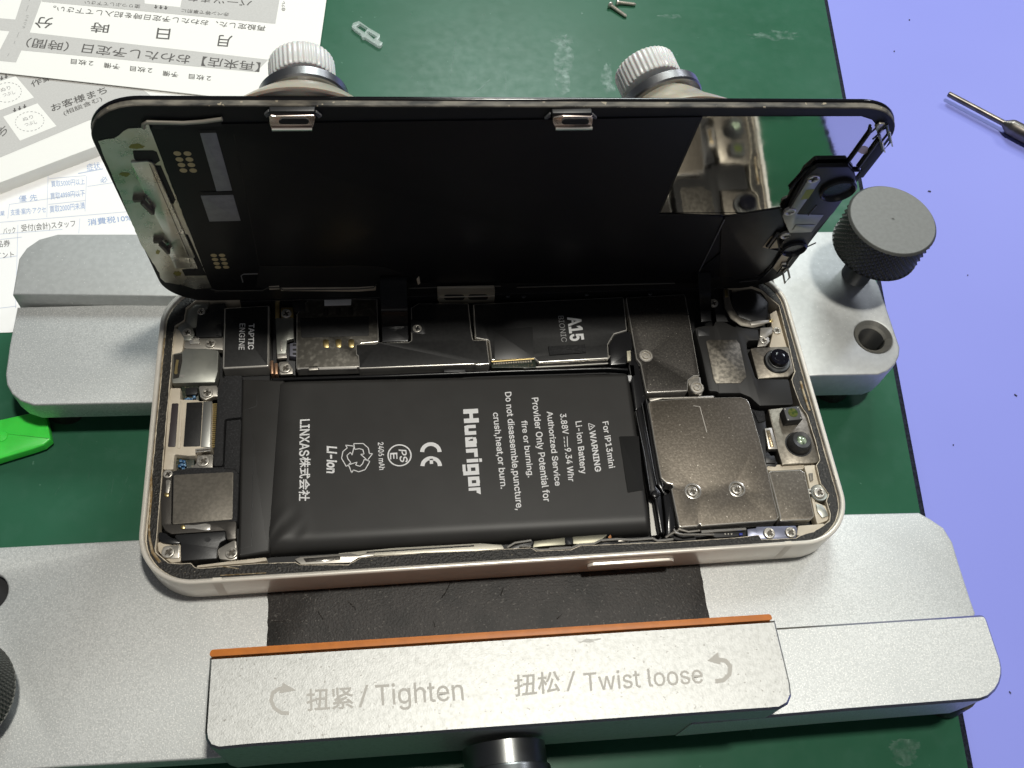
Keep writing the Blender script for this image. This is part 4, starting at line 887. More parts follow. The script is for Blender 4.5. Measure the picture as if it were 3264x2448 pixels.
plate('metal_wedge', 'd', [(450, 1190), (600, 1160), (630, 1260), (560, 1340), (410, 1355)], -1.4, NICKEL, 1.0, 0.1)
screw('C', (1190, 575), -1.15, 0.85, ph); screw('C', (1296, 498), -1.15, 0.85, ph)
plate('cream_wall', 'C', [(1240, 370), (1290, 340), (1350, 560), (1372, 630), (1235, 632), (1262, 520)], -1.5, BEIGE, 2.4, 0.2)
# ---- front camera
ca = plate('camera_housing', 'C', [(1086, 640), (1120, 634), (1370, 624), (1402, 640), (1438, 816), (1385, 862), (1146, 878)], -1.15, CAMST, 2.4, 0.25, 0.2)
c0 = w1('C', (1292, 748), -1.15)
lathe('lens_ring', [(2.8, -1.16), (2.8, -0.7), (2.6, -0.5), (2.2, -0.48)], DARKSTEEL, ca, 40, Matrix.Translation((*c0, 0)))
lathe('lens_barrel', [(1.95, -0.5), (1.95, 1.05), (1.85, 1.15), (1.3, 1.16), (1.2, 1.05)], LENSB, ca, 40, Matrix.Translation((*c0, 0)))
lathe('lens_rim', [(2.1, -0.39), (2.1, 0.0), (1.99, 0.02)], STEEL, ca, 40, Matrix.Translation((*c0, 0)))
lathe('lens_glass', [(1.22, 1.02), (1.1, 1.06), (0.6, 1.10), (0.05, 1.11)], LENSB, ca, 32, Matrix.Translation((*c0, 0)))
# ---- face sensor camera
cs = plate('camera_housing', 'H', [(1224, 378), (1478, 352), (1530, 420), (1560, 560), (1632, 780), (1600, 800), (1336, 816), (1300, 700)], -1.3, CAMST, 2.4, 0.25, 0.2)
b0_ = W('H', [(1312, 400), (1338, 385), (1470, 395), (1490, 480), (1370, 505), (1345, 495)], -1.25)
top_ = W('H', [(1342, 368), (1462, 352), (1496, 458), (1374, 470)], 0.9)
cube = slab('sensor_block', rounded(top_, 0.15), -1.28, 0.9, mat('sensor_grey', (0.055, 0.055, 0.055), 0, 0.4), cs, 0.1)
cc_ = w1('H', (1420, 406), 0.95); lathe('sensor_window', [(1.0, 0.88), (1.0, 0.935), (0.8, 0.95), (0.1, 0.96)], LENSG, cube, 28, Matrix.Translation((*cc_, 0)))
bm = bmesh.new()
for p in ((1358, 378), (1458, 366), (1482, 448), (1384, 462)):
    q = w1('H', p, 0.92); add_lathe(bm, [(0.1, 0.89), (0.1, 0.93), (0.03, 0.95)], 8, Matrix.Translation((*q, 0)))
link('corner_stud', bm, NICKEL, cube)
c2_ = w1('H', (1462, 655), -1.3)
lathe('lens_well', [(2.75, -1.31), (2.75, -1.27), (2.3, -1.26)], CAVITY, cs, 40, Matrix.Translation((*c2_, 0)))
lathe('lens_barrel', [(2.45, -1.3), (2.4, -0.5), (1.85, 0.7), (1.75, 0.78), (1.0, 0.68), (0.9, 0.45)], mat('lens_dark_grey', (0.045, 0.045, 0.045), 0, 0.3), cs, 40, Matrix.Translation((*c2_, 0)))
lathe('lens_glass', [(0.98, 0.60), (0.8, 0.74), (0.4, 0.84), (0.04, 0.86)], LENSI, cs, 28, Matrix.Translation((*c2_, 0)))
plate('camera_connector', 'H', [(1198, 528), (1255, 522), (1300, 690), (1228, 692)], -1.35, NICKEL, 1.2, 0.1)
plate('connector_contacts', 'H', [(1210, 545), (1240, 540), (1272, 672), (1242, 676)], -1.25, mat('contact_hatch', (0.45, 0.36, 0.22), 0.7, 0.4, c2=(0.12, 0.09, 0.06), nscale=4.0, lo=0.45, hi=0.55), 0.2, 0.05)
plate('sensor_flex', 'H', [(1092, 378), (1196, 400), (1215, 540), (1208, 700), (1300, 800), (1285, 830), (1206, 822), (1140, 600)], -1.9, BLKP, 1.4, 0.3)
plate('flex_stiffener', 'H', [(1198, 745), (1275, 740), (1290, 800), (1208, 802)], -1.45, BLKP, 0.6, 0.2, 0.1)
plate('foam_corner', 'H', [(1110, 390), (1195, 392), (1205, 470), (1150, 480)], -1.6, FOAM, 1.0, 0.2)
# ---- large bronze shields
big = shield('H', [(284, 330), (320, 312), (470, 300), (800, 286), (1010, 282), (1062, 300), (1082, 335), (1160, 610), (1222, 850), (1268, 1060), (1310, 1220), (1292, 1252), (700, 1296), (690, 1275), (675, 1296), (528, 1306), (465, 1005), (484, 988), (470, 968), (430, 962), (384, 918), (330, 620)], -1.0, SHIELD, r=0.3, name='large_shield', holes=[('H', (636, 1020), 1.28), ('H', (981, 1004), 1.28)])
for pt in ((636, 1020), (981, 1004)):
    bm = bmesh.new(); c = w1('H', pt, -1.0); M = Matrix.Translation((*c, 0))
    rings = [(1.62, -0.96), (1.5, -0.93), (1.32, -1.0), (1.2, -1.75)]
    rr = [[bm.verts.new((c[0] + r * math.cos(2 * math.pi * k / 36), c[1] + r * math.sin(2 * math.pi * k / 36), z)) for k in range(36)] for r, z in rings]
    for a, b in zip(rr, rr[1:]):
        for k in range(36): bm.faces.new((a[k], a[(k + 1) % 36], b[(k + 1) % 36], b[k]))
    bm.faces.new(rr[-1]); link('screw_well', bm, CHROME, big, smooth='keep')
    screw('H', (pt[0], pt[1]), -0.98, 1.02, big)
sheet('scratch', [W('H', ribbon([(640, 352), (690, 358), (712, 440), (745, 560)], 5), -0.985)], -0.985, mat('scratch_pale', (0.5, 0.47, 0.42), 0.8, 0.4), big)
sm = shield('H', [(1228, 868), (1250, 862), (1480, 850), (1512, 872), (1532, 960), (1588, 1215), (1562, 1244), (1316, 1258), (1318, 1222), (1276, 1050)], -1.05, SHIELD, r=0.3, name='small_shield')
plate('board_strip', 'H', [(290, 290), (800, 272), (800, 288), (400, 296), (300, 318)], -1.7, NICKEL, 1.0, 0.1)
plate('board_strip', 'H', [(1195, 850), (1250, 862), (1500, 848), (1512, 800), (1230, 818)], -2.0, BEIGE, 1.0, 0.2)
# flex strips between battery and shield
plate('flex_ribbon', 'H', [(190, 380), (228, 352), (262, 470), (330, 880), (350, 985), (385, 1030), (412, 1345), (380, 1355), (335, 1080), (302, 1050), (255, 800)], -1.6, FLEX, 2.2, 0.3, 0.25)
plate('flex_ribbon', 'H', [(256, 300), (282, 300), (330, 640), (382, 930), (412, 1000), (420, 1040), (402, 1040), (352, 960), (318, 760)], -1.9, FLEX, 2.0, 0.3, 0.25)
plate('flex_ribbon', 'H', [(400, 1050), (470, 1030), (506, 1300), (480, 1330), (450, 1385), (424, 1380), (418, 1200)], -1.7, FLEX, 2.0, 0.4, 0.35)
plate('flex_fold', 'G', [(2040, 520), (2085, 520), (2100, 560), (2060, 585), (2030, 560)], -1.0, FLEX, 0.8, 0.4, 0.3)
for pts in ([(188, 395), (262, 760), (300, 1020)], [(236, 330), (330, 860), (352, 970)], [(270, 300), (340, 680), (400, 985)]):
    tube('flex_edge_gleam', [(*w1('H', p, -1.45), -1.45) for p in pts], 0.07, mat('flex_gleam', (0.25, 0.25, 0.25), 0.6, 0.3), ph, 6)  # grey tubes carry the gleam of the flex edges as colour
plate('flex_cover', 'C', [(120, 650), (180, 655), (230, 860), (265, 1030), (235, 1100), (185, 1130), (150, 900)], -2.0, FLEX, 1.5, 0.3, 0.2)
# ---- lower right bottom strip
fb = plate('film_bracket', 'H', [(1062, 1318), (1130, 1312), (1135, 1300), (1440, 1292), (1462, 1330), (1440, 1388), (1300, 1398), (1170, 1398), (1150, 1372), (1066, 1378)], -1.5, PERIW, 1.0, 0.15)
screw('H', (1236, 1348), -1.05, 1.12, ph); screw('H', (1404, 1342), -1.05, 1.05, ph)
plate('cream_corner', 'H', [(1462, 1292), (1600, 1282), (1690, 1268), (1600, 1330), (1520, 1362), (1450, 1370)], -1.2, BEIGE, 2.5, 0.2)
plate('cream_wall', 'H', [(1505, 820), (1590, 815), (1610, 880), (1640, 960), (1600, 980), (1590, 1100), (1700, 1150), (1705, 1200), (1690, 1250), (1610, 1280), (1590, 1200), (1530, 900)], -1.7, BEIGE, 2.2, 0.2)
plate('dark_inlay', 'H', [(1545, 880), (1575, 878), (1580, 935), (1556, 945)], -1.4, SPKR, 0.5, 0.1)
plate('metal_clip', 'H', [(1600, 1120), (1650, 1130), (1680, 1170), (1700, 1215), (1650, 1230), (1612, 1180)], -1.4, SILVERG, 0.6, 0.1)
bm = bmesh.new(); c = w1('H', (1630, 1030), -1.1); add_lathe(bm, [(1.75, -2.5), (1.75, -1.35), (1.6, -1.25), (1.35, -1.3), (0.9, -1.32)], 36, Matrix.Translation((*c, 0))); link('screw_boss', bm, SILVERG, ph)
screw('H', (1628, 1030), -0.95, 1.15, ph)
screw('H', (1556, 1022), -1.3, 0.55, ph)
plate('flex_board', 'H', [(700, 1345), (1056, 1318), (1056, 1372), (820, 1385)], -2.0, CAVITY, 1.0, 0.1)
tube('board_edge', [(*w1('H', (700, 1340), -1.6), -1.6), (*w1('H', (1050, 1318), -1.6), -1.6)], 0.28, CHROME, ph, 8)
for x in (890, 915, 940): plate('chip', 'H', [(x - 8, 1348), (x + 6, 1347), (x + 6, 1362), (x - 8, 1363)], -1.8, NICKEL, 0.4, 0.05)
plate('blue_chip', 'H', [(998, 1350), (1026, 1348), (1026, 1366), (1000, 1368)], -1.7, mat('cobalt_chip', (0.03, 0.05, 0.40), 0, 0.4), 0.4, 0.05)
for pts in ([(485, 1320), (500, 1350), (560, 1362), (800, 1362)], [(420, 1385), (470, 1352), (520, 1330)], [(520, 1318), (600, 1340), (690, 1330)]):
    tube('bent_flex', [(*w1('H', p, -1.7), -1.7) for p in pts], 0.22, NICKEL, ph, 8)
# ---- near side strip: antenna parts and springs in the wall
plate('cream_rail', 'E', [(432, 1112), (720, 1075), (975, 1048), (990, 1072), (880, 1090), (640, 1108), (440, 1128)], -1.1, BEIGE, 2.5, 0.15)
plate('cream_rail', 'G', [(-420, 1015), (0, 975), (640, 940), (700, 938), (860, 950), (880, 980), (640, 1000), (0, 1028), (-420, 1050)], -1.5, mat('pale_rail', (0.60, 0.57, 0.48), 0.4, 0.4), 2.2, 0.15)
plate('dark_slot', 'G', [(-200, 1004), (640, 952), (645, 962), (-200, 1014)], -1.42, CAVITY, 0.2, 0.02, 0.02)
cl = plate('spring_clip', 'E', [(1200, 1062), (1250, 1042), (1640, 1014), (1700, 1030), (1790, 1008), (1828, 1006), (1826, 1036), (1700, 1052), (1640, 1090), (1250, 1104)], -1.2, NICKEL, 1.4, 0.12, 0.1)
plate('clip_window', 'E', [(1270, 1056), (1560, 1036), (1560, 1066), (1290, 1086)], -1.13, SHIELDD, 0.2, 0.05, 0.03, cl)
plate('clip_bar', 'E', [(1370, 1070), (1500, 1062), (1500, 1072), (1370, 1082)], -1.05, CHROME, 0.2, 0.03, 0.03, cl)
plate('olive_plate', 'G', [(1112, 920), (1350, 892), (1415, 888), (1412, 946), (1180, 962), (1100, 972)], -1.6, mat('olive_steel', (0.22, 0.21, 0.16), 0.7, 0.4), 2.0, 0.1)
plate('black_tape', 'G', [(1352, 892), (1412, 888), (1414, 946), (1355, 950)], -1.52, BLKP, 0.3, 0.05)
plate('olive_plate', 'G', [(1416, 886), (1600, 872), (1690, 868), (1620, 930), (1500, 945), (1416, 944)], -1.65, mat('olive_steel', (0.22, 0.21, 0.16), 0.7, 0.4), 2.0, 0.1)
for pts, r in (([(1100, 978), (1150, 990), (1400, 975), (1470, 948), (1580, 942), (1640, 912)], 0.2), ([(1640, 915), (1760, 905), (1880, 912), (2040, 900), (2080, 920), (2200, 905)], 0.24), ([(1230, 978), (1400, 968)], 0.16),
               ([(900, 970), (960, 935), (1090, 915)], 0.22), ([(1000, 960), (1090, 962)], 0.14), ([(1760, 950), (1900, 940), (2050, 935)], 0.16)):
    tube('wall_spring', [(*w1('G', p, -1.2), -1.2) for p in pts], r, CHROME, ph, 8)
for q in ([(905, 968), (1000, 930), (1090, 905), (1110, 930), (1085, 965), (960, 985)], [(1600, 950), (1680, 900), (1760, 900), (1770, 960), (1640, 975)], [(1860, 915), (2000, 905), (2100, 910), (2180, 935), (2000, 952), (1860, 950)]):
    plate('black_block', 'G', q, -1.7, BLKP, 1.8, 0.2)
for q in ([(1770, 908), (1850, 903), (1850, 920), (1770, 925)], [(1895, 900), (2030, 890), (2030, 906), (1900, 914)], [(1780, 940), (1840, 936), (1840, 952), (1785, 956)]): plate('bright_tab', 'G', q, -1.3, NICKEL, 0.6, 0.1)
sheet('orange_dot', [W('G', blob((1707, 888), 12, 12, 9, 0.5), -1.0)], -1.0, mat('orange_fleck', (0.45, 0.18, 0.05), 0, 0.6), ph)
# ------------------------------------------------------------------ display, standing on its long edge
LW, LH = 129.39, 62.12
disp = slab('display', rrect(LW, LH, 8.98, 14), -1.78, -1.0, GLASS, ph, 0.3, M=LID_M, botbev=0.3)
rim_ = rrect(LW - 0.35, LH - 0.35, 8.8, 14)
slab('display_bezel', rim_, -1.0, -0.02, DIRTY, disp, 0.12, M=LID_M, seg=1)
slab('border_film', rrect(LW - 0.7, LH - 0.75, 8.6, 12), -0.03, 0.02, BORDER, disp, 0, M=LID_M)
def dplate(name, crop, pts, h, m, th=0.2, r=0.2, bev=0.03, parent=None, holes=()):
    return slab(name, rounded(ccw(L(crop, pts, h)), r, 4), h - th, h, m, parent or disp, bev, M=LID_M, seg=2, holes=holes)
def dsheet(name, crop, polys, h, m, parent=None):
    o_ = sheet(name, [L(crop, p, h) for p in polys], h, m, parent or disp, M=LID_M); return o_
# left satin steel plate with its cut-outs
lft = L('e', [(245, 1000), (380, 968), (520, 950), (600, 900), (690, 820), (770, 775), (1020, 765), (1030, 715), (1130, 715)], 0.1) + L('g', [(822, 0), (1290, 1205), (1020, 1225), (760, 1150), (470, 1105), (400, 1030), (375, 940)], 0.1)
lft += L('TL', [(900, 1560), (640, 935)], 0.1)
slab('steel_plate', ccw(jag(ccw(lft), 1.0, 0.06)), 0.0, 0.1, MIRRORW, disp, 0, M=LID_M)
dsheet('dark_slot', 'e', [[(845, 1170), (870, 1158), (1200, 1158), (1270, 1185), (1330, 1340), (1240, 1400), (1190, 1360), (1130, 1345), (900, 1340), (870, 1300)]], 0.13, BORDER)
dsheet('dark_slot', 'TL', [[(985, 1060), (1030, 1060), (1125, 1280), (1112, 1308), (1090, 1300), (1000, 1090)]], 0.131, BORDER)
dsheet('dark_slot', 'g', [[(790, 275), (820, 258), (880, 262), (1150, 860), (1060, 870)], [(770, 880), (900, 870), (1140, 862), (1210, 985), (830, 992)]], 0.132, BORDER)
dplate('raised_tongue', 'TL', [(835, 1042), (945, 1036), (985, 1050), (1250, 1655), (1130, 1655), (930, 1250)], 0.45, MIRRORW, 0.3, 0.3, 0.12)
dsheet('tongue_edge', 'TL', [ribbon([(958, 1052), (1210, 1640)], 5)], 0.47, SPKR)
dplate('raised_tongue', 'g', [(480, 480), (640, 350), (760, 330), (945, 840), (900, 860), (660, 865), (560, 640)], 0.45, MIRRORW, 0.3, 0.3, 0.12)
dsheet('yellow_stain', 'e', [blob((920, 1090), 130, 45, 20, 0.2), blob((700, 1580), 90, 40, 18, 0.25)], 0.115, TINT)
dsheet('yellow_stain', 'g', [blob((350, 570), 40, 40, 14, 0.25), blob((700, 950), 70, 40, 14, 0.25)], 0.115, TINT)
# two little hooks standing off the steel plate
def hook(crop, base, tipw):
    p = L(crop, base, 0.1); c = Vector(p[0]); e = Vector(p[1]); bm = bmesh.new()
    add_slab(bm, ribbon([tuple(c), tuple(e)], 0.8), 0.1, 0.9, 0.08)
    add_slab(bm, ribbon([tuple(e + (e - c).normalized() * -0.3), tuple(e + Vector(tipw))], 0.6), 0.5, 1.5, 0.08)
    return link('spring_hook', bm, SPKR, disp, LID_M)
hook('TL', [(855, 1265), (925, 1262)], (0.7, -3.4)); hook('TL', [(985, 1530), (1040, 1530)], (0.5, -3.2))
# main back film and lower flex film
main = L('e', [(1150, 770), (1240, 700), (2200, 700)], 0.3) + L('TR', [(262, 712), (0, 1296), (380, 1310), (395, 1325), (240, 1640)], 0.3) + L('h', [(130, 800), (-60, 1330)], 0.3) + L('D', [(1505, 612), (885, 612), (870, 590), (830, 577), (760, 573), (560, 575)], 0.3) + L('g', [(2060, 1215), (1330, 1225), (1290, 1190), (1230, 1060), (840, 30)], 0.3)
slab('back_film', ccw(main), 0.05, 0.3, DFILM, disp, 0.06, M=LID_M)
low_f = L('g', [(1330, 1215), (2060, 1205)], 0.42) + L('D', [(760, 620), (870, 600), (872, 590), (832, 578), (765, 574), (575, 576)], 0.42) + L('g', [(1560, 960)], 0.42)
dsheet('film_seam', 'D', [ribbon([(560, 575), (700, 577), (765, 574), (832, 578), (868, 592), (882, 615)], 2.2)], 0.36, DFILM2)
dsheet('film_seam', 'D', [ribbon([(505, 290), (560, 575)], 1.6), ribbon([(1510, 262), (1424, 460)], 1.6), ribbon([(1424, 464), (1640, 464)], 1.6)], 0.34, DFILM2)
# gold pads (two blocks of eight)
for crop, cs_ in (('e', [(1632, 1213), (1812, 1215), (1670, 1318), (1847, 1318), (1706, 1415), (1880, 1414), (1740, 1512), (1912, 1513)]), ('g', [(1335, 632), (1480, 630), (1358, 703), (1505, 700), (1384, 773), (1528, 771), (1408, 840), (1553, 838)])):
    bm = bmesh.new()
    for c in cs_:
        p = L(crop, [c], 0.32)[0]; add_slab(bm, circle(p, 0.58, 20), 0.28, 0.345, 0.02, seg=1)
    link('contact_pads', bm, GOLDPAD, disp, LID_M)
# grey stickers
dplate('grey_sticker', 'TL', [(1282, 855), (1385, 852), (1488, 1222), (1388, 1226)], 0.36, STICK, 0.08, 0.1, 0.02)
dplate('grey_sticker', 'TL', [(1286, 1255), (1494, 1250), (1542, 1416), (1342, 1420)], 0.36, STICK, 0.08, 0.1, 0.02)
dsheet('sticker_edge', 'TL', [[(1282, 1232), (1488, 1228), (1490, 1246), (1285, 1252)], [(1274, 835), (1382, 833), (1384, 849), (1278, 852)]], 0.37, BORDER)
dsheet('corner_mark', 'g', [ribbon([(2112, 955), (1860, 962), (1815, 990), (1850, 1108)], 16)], 0.36, mat('mark_grey', (0.30, 0.30, 0.30), 0, 0.5))
# rail of bright metal at the top left of the film
tube('bright_rail', [LID_M @ Vector((*l1('TL', p), 0.5)) for p in [(920, 800), (922, 780), (945, 765), (1180, 770), (1300, 762), (1425, 745)]], 0.33, mat('dull_rail', (0.40, 0.37, 0.31), 0.6, 0.4), disp, 10)
dsheet('film_notch', 'TL', [[(965, 790), (1420, 780), (1420, 810), (1060, 812), (1040, 830), (985, 826)]], 0.33, BORDER)
# lower frame rail lines
for pts, r, mm_ in (([(1345, 1240), (1600, 1232), (2200, 1222)], 0.16, DFILM2),): tube('frame_rail', [LID_M @ Vector((*l1('g', p), 0.4)) for p in pts], r, mm_, disp, 8)
tube('frame_rail', [LID_M @ Vector((*l1('B', p), 0.35)) for p in [(130, 158), (350, 150), (848, 140)]], 0.14, mat('rail_grey', (0.12, 0.12, 0.11), 0.6, 0.4), disp, 8)
tube('frame_rail', [LID_M @ Vector((*l1('B', p), 0.35)) for p in [(975, 150), (1500, 135), (2212, 118)]], 0.16, MATS['rail_grey'], disp, 8)
dplate('cream_peek', 'A', [(1090, 172), (1700, 168), (1840, 158), (1838, 186), (1700, 196), (1100, 190)], 0.25, BEIGE, 0.2, 0.1)
dplate('cream_peek', 'A', [(1000, 160), (1080, 155), (1085, 178), (1005, 182)], 0.25, BEIGE, 0.2, 0.1)
tube('film_edge', [LID_M @ Vector((*l1('A', p), 0.45)) for p in [(545, 160), (600, 172), (950, 170), (990, 150), (1080, 150), (1115, 168), (1700, 160), (1820, 150), (1845, 120)]], 0.12, MATS['rail_grey'], disp, 8)
# spring clips on the top edge and one on the lower edge
def clip(crop, pts, win, lip):
    o_ = dplate('edge_clip', crop, pts, 1.2, CLIP, 0.35, 0.3, 0.1)
    dsheet('clip_window', crop, [win], 1.22, BORDER, o_)
    q = L(crop, lip, 1.5); bm = bmesh.new(); add_tube(bm, [LID_M @ Vector((*q[0], 1.45)), LID_M @ Vector((*q[1], 1.45))], 0.3, 10); link('clip_lip', bm, CHROME, o_)
    return o_
def ov(x0, y0, x1, y1):
    r = (y1 - y0) / 2; cy = (y0 + y1) / 2
    return [(x1 - r + r * math.cos(a), cy + r * math.sin(a)) for a in [math.pi * (-0.5 + k / 8) for k in range(9)]] + [(x0 + r - r * math.cos(a), cy - r * math.sin(a)) for a in [math.pi * (-0.5 + k / 8) for k in range(9)]]
c1 = clip('s1', [(620, 1140), (700, 1150), (1210, 1140), (1185, 1270), (1165, 1310), (655, 1310), (630, 1250)], ov(745, 1172, 1125, 1248), [(660, 1316), (1165, 1312)])
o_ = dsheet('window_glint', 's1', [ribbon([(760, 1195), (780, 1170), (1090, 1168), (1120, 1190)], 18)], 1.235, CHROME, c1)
dplate('clip_seat', 's1', [(620, 1085), (1205, 1082), (1205, 1140), (630, 1145)], 0.9, BLKP, 0.8, 0.2, 0.1, c1)
dplate('clip_ear', 's1', [(560, 1130), (620, 1080), (640, 1140), (590, 1170)], 0.5, mat('grey_ear', (0.16, 0.16, 0.165), 0.3, 0.4), 0.4, 0.1, 0.05, c1)
dplate('clip_ear', 's1', [(1210, 1090), (1290, 1150), (1250, 1180), (1205, 1130)], 0.5, MATS['grey_ear'], 0.4, 0.1, 0.05, c1)
c2 = clip('TM', [(1530, 755), (1600, 745), (1792, 750), (1785, 805), (1780, 822), (1550, 824), (1535, 795)], ov(1588, 758, 1765, 798), [(1550, 826), (1785, 824)])
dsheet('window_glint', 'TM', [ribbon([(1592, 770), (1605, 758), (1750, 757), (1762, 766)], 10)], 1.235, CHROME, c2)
dplate('clip_seat', 'TM', [(1525, 725), (1785, 722), (1788, 752), (1530, 756)], 0.9, BLKP, 0.8, 0.2, 0.1, c2)
dplate('clip_ear', 'TM', [(1475, 765), (1520, 725), (1518, 750), (1500, 765)], 0.5, MATS['grey_ear'], 0.4, 0.1, 0.05, c2)
dplate('clip_ear', 'TM', [(1785, 728), (1815, 755), (1810, 768), (1785, 755)], 0.5, MATS['grey_ear'], 0.4, 0.1, 0.05, c2)
oc = dplate('edge_clip', 'B', [(352, 168), (800, 160), (806, 190), (800, 284), (372, 292), (356, 260)], 1.1, mat('bronze_clip', (0.50, 0.46, 0.37), 0.5, 0.35), 0.4, 0.25, 0.1)
dsheet('clip_window', 'B', [ov(405, 218, 568, 262), ov(595, 216, 752, 260)], 1.12, BORDER, oc)
for y0 in (192, 284): tube('clip_lip', [LID_M @ Vector((*l1('B', (362, y0 + 5)), 1.25)), LID_M @ Vector((*l1('B', (798, y0 - 4)), 1.25))], 0.16, mat('pale_lip', (0.55, 0.52, 0.44), 0.9, 0.3), oc, 8)
# right: polished steel window of the display back
mr = L('TR', [(266, 706), (1225, 704), (1290, 725), (1330, 770), (1395, 790), (1390, 830), (1265, 1010), (1190, 1060), (900, 1070), (780, 1200), (745, 1262), (620, 1310), (395, 1306), (4, 1302)], 0.12)
slab('polished_steel_window', ccw(mr), 0.0, 0.12, MIRROR, disp, 0, M=LID_M)
dsheet('pinkish_spot', 'f', [blob((1500, 1150), 95, 75, 20, 0.12)], 0.14, mat('peach_spot', (0.55, 0.42, 0.30), 0.5, 0.4))
def lwire(crop, pts, r, m=BLKP, h=0.4, name='black_seal_line', parent=None):
    return tube(name, [LID_M @ Vector((*l1(crop, p), h)) for p in pts], r, m, parent or disp, 8)
lwire('f', [(1625, 730), (1600, 820), (1240, 1320), (1160, 1390), (1080, 1420), (600, 1420), (500, 1470), (380, 1600), (200, 1800)], 0.26)
lwire('f', [(1760, 950), (1400, 1440), (1440, 1480), (1300, 1480)], 0.26)
dplate('side_rail', 'f', [(1770, 960), (1860, 1180), (1500, 1640), (1380, 1640), (1480, 1490), (1400, 1450)], 0.3, BORDER, 0.3, 0.1)
dsheet('steel_triangle', 'f', [[(1320, 1490), (1460, 1490), (1370, 1610)]], 0.36, MIRROR)
# lower right dark flex area
lf = L('TR', [(400, 1316), (740, 1262), (760, 1400), (640, 1500), (725, 1520), (640, 1659)], 0.35) + L('h', [(1010, 890), (900, 1080), (760, 1260), (620, 1350), (250, 1390), (180, 1350), (60, 1340), (-40, 1350), (0, 420), (40, 340)], 0.35)
slab('lower_flex', ccw(lf), 0.1, 0.35, DFILM2, disp, 0.05, M=LID_M)
lwire('TR', [(395, 1318), (240, 1640)], 0.14, mat('seam_grey', (0.22, 0.22, 0.22), 0.6, 0.4), 0.4, 'seam_line')
lwire('h', [(1040, 910), (900, 1120), (740, 1290), (640, 1360), (300, 1395)], 0.18, BLKP, 0.5)
dsheet('cream_patch', 'h', [[(720, 820), (860, 640), (990, 560), (960, 640), (1000, 830), (840, 845)], [(960, 1050), (1060, 910), (1230, 915), (1140, 1060), (1050, 1240), (980, 1250), (900, 1180)]], 0.42, mat('tan_plate', (0.44, 0.37, 0.25), 0.3, 0.4))
lwire('h', [(790, 760), (990, 490)], 0.3, BLKP, 0.55); lwire('h', [(830, 800), (960, 620)], 0.14, BLKP, 0.55)
lwire('h', [(1250, 920), (1150, 1060)], 0.25, BLKP, 0.55)
# ear speaker and sensor module along the right edge
em = dplate('ear_speaker_module', 'TR', [(800, 1235), (890, 1075), (960, 1015), (1150, 1012), (1190, 1060), (1190, 1110), (1060, 1290), (940, 1410), (900, 1500), (860, 1530), (745, 1520), (735, 1490), (790, 1410), (760, 1340)], 1.4, BLKP, 0.9, 0.5, 0.2)
gp = dplate('silver_strap', 'TR', [(905, 1085), (940, 1062), (975, 1075), (980, 1095), (835, 1300), (1000, 1302), (925, 1408), (790, 1412), (748, 1310), (760, 1280), (800, 1260)], 1.5, SILVERG, 0.4, 0.25, 0.1, em)
dsheet('yellow_stain', 'TR', [[(895, 1150), (945, 1145), (905, 1205), (858, 1210)]], 1.52, TINT, gp)
dplate('raised_panel', 'TR', [(830, 1362), (945, 1362), (930, 1398), (805, 1400)], 1.6, SILVERG, 0.1, 0.2, 0.05, gp)
for crop, p, h_ in (('TR', (938, 1090), 1.75), ('TR', (795, 1288), 1.7), ('TR', (770, 1432), 1.4)):
    o_ = bpy.data.objects.new('screw', SCREW); col.objects.link(o_); o_.parent = em; x, y = l1(crop, p, h_)
    lm = LID_M.copy(); lm.translation = lm.translation * MM
    o_.matrix_basis = lm @ Matrix.Translation(Vector((x, y, h_)) * MM) @ Matrix.Diagonal((1.15, 1.15, 1.0, 1))
rc = L('TR', [(1080, 1130)], 1.0)[0]; bm = bmesh.new()
add_lathe(bm, [(3.3, 0.6), (3.3, 2.1), (3.0, 2.35), (2.7, 2.1), (2.5, 1.5), (0.1, 1.45)], 44, LID_M @ Matrix.Translation((rc[0], rc[1], 0)))
link('round_cup', bm, mat('gloss_black', (0.03, 0.03, 0.031), 0, 0.22), em)
rc = L('TR', [(815, 1490)], 1.0)[0]; bm = bmesh.new()
add_lathe(bm, [(2.6, 0.4), (2.6, 1.9), (2.3, 2.2), (2.0, 1.9), (1.9, 1.5), (0.1, 1.5)], 40, LID_M @ Matrix.Translation((rc[0], rc[1], 0)))
link('round_cup', bm, MATS['gloss_black'], em)
dplate('black_window', 'TR', [(835, 1300), (955, 1135), (1010, 1190), (1080, 1200), (1000, 1300)], 1.2, mat('pit_black', (0.004, 0.004, 0.004), 0, 0.5), 0.3, 0.2, 0.05, em)
lwire('TR', [(895, 1265), (945, 1205)], 0.25, mat('slat', (0.07, 0.07, 0.07), 0.2, 0.4), 1.3, 'slat', em)
lwire('h', [(1240, 830), (1640, 640)], 0.14, MATS['seam_grey'], 1.3, 'thin_wire', em)
# wire spring loops
def loop(crop, pts, h, closed=True, r=0.22):
    q = [LID_M @ Vector((*l1(crop, p, hh), hh)) for p, hh in zip(pts, h)]
    return tube('spring_loop', q + ([q[0]] if closed else []), r, DARKSTEEL, disp, 8)
loop('h', [(1075, 1240), (1115, 1450), (1200, 1350), (1160, 1180), (1170, 1100)], [0.6, 1.2, 1.2, 0.8, 0.6], False)
loop('h', [(1075, 1240), (1160, 1170)], [0.6, 0.8], False, 0.3)
dplate('spring_foot', 'h', [(1060, 1100), (1140, 1090), (1130, 1170), (1080, 1210), (1040, 1160)], 0.7, NICKEL, 0.4, 0.2)
lwire('h', [(970, 1220), (1040, 1130), (1060, 1090), (1180, 1100)], 0.2, BLKP, 0.8)
loop('f', [(1780, 880), (1850, 1170), (1980, 1010), (1920, 700), (1840, 760)], [0.6, 1.0, 1.0, 0.8, 0.6], False)
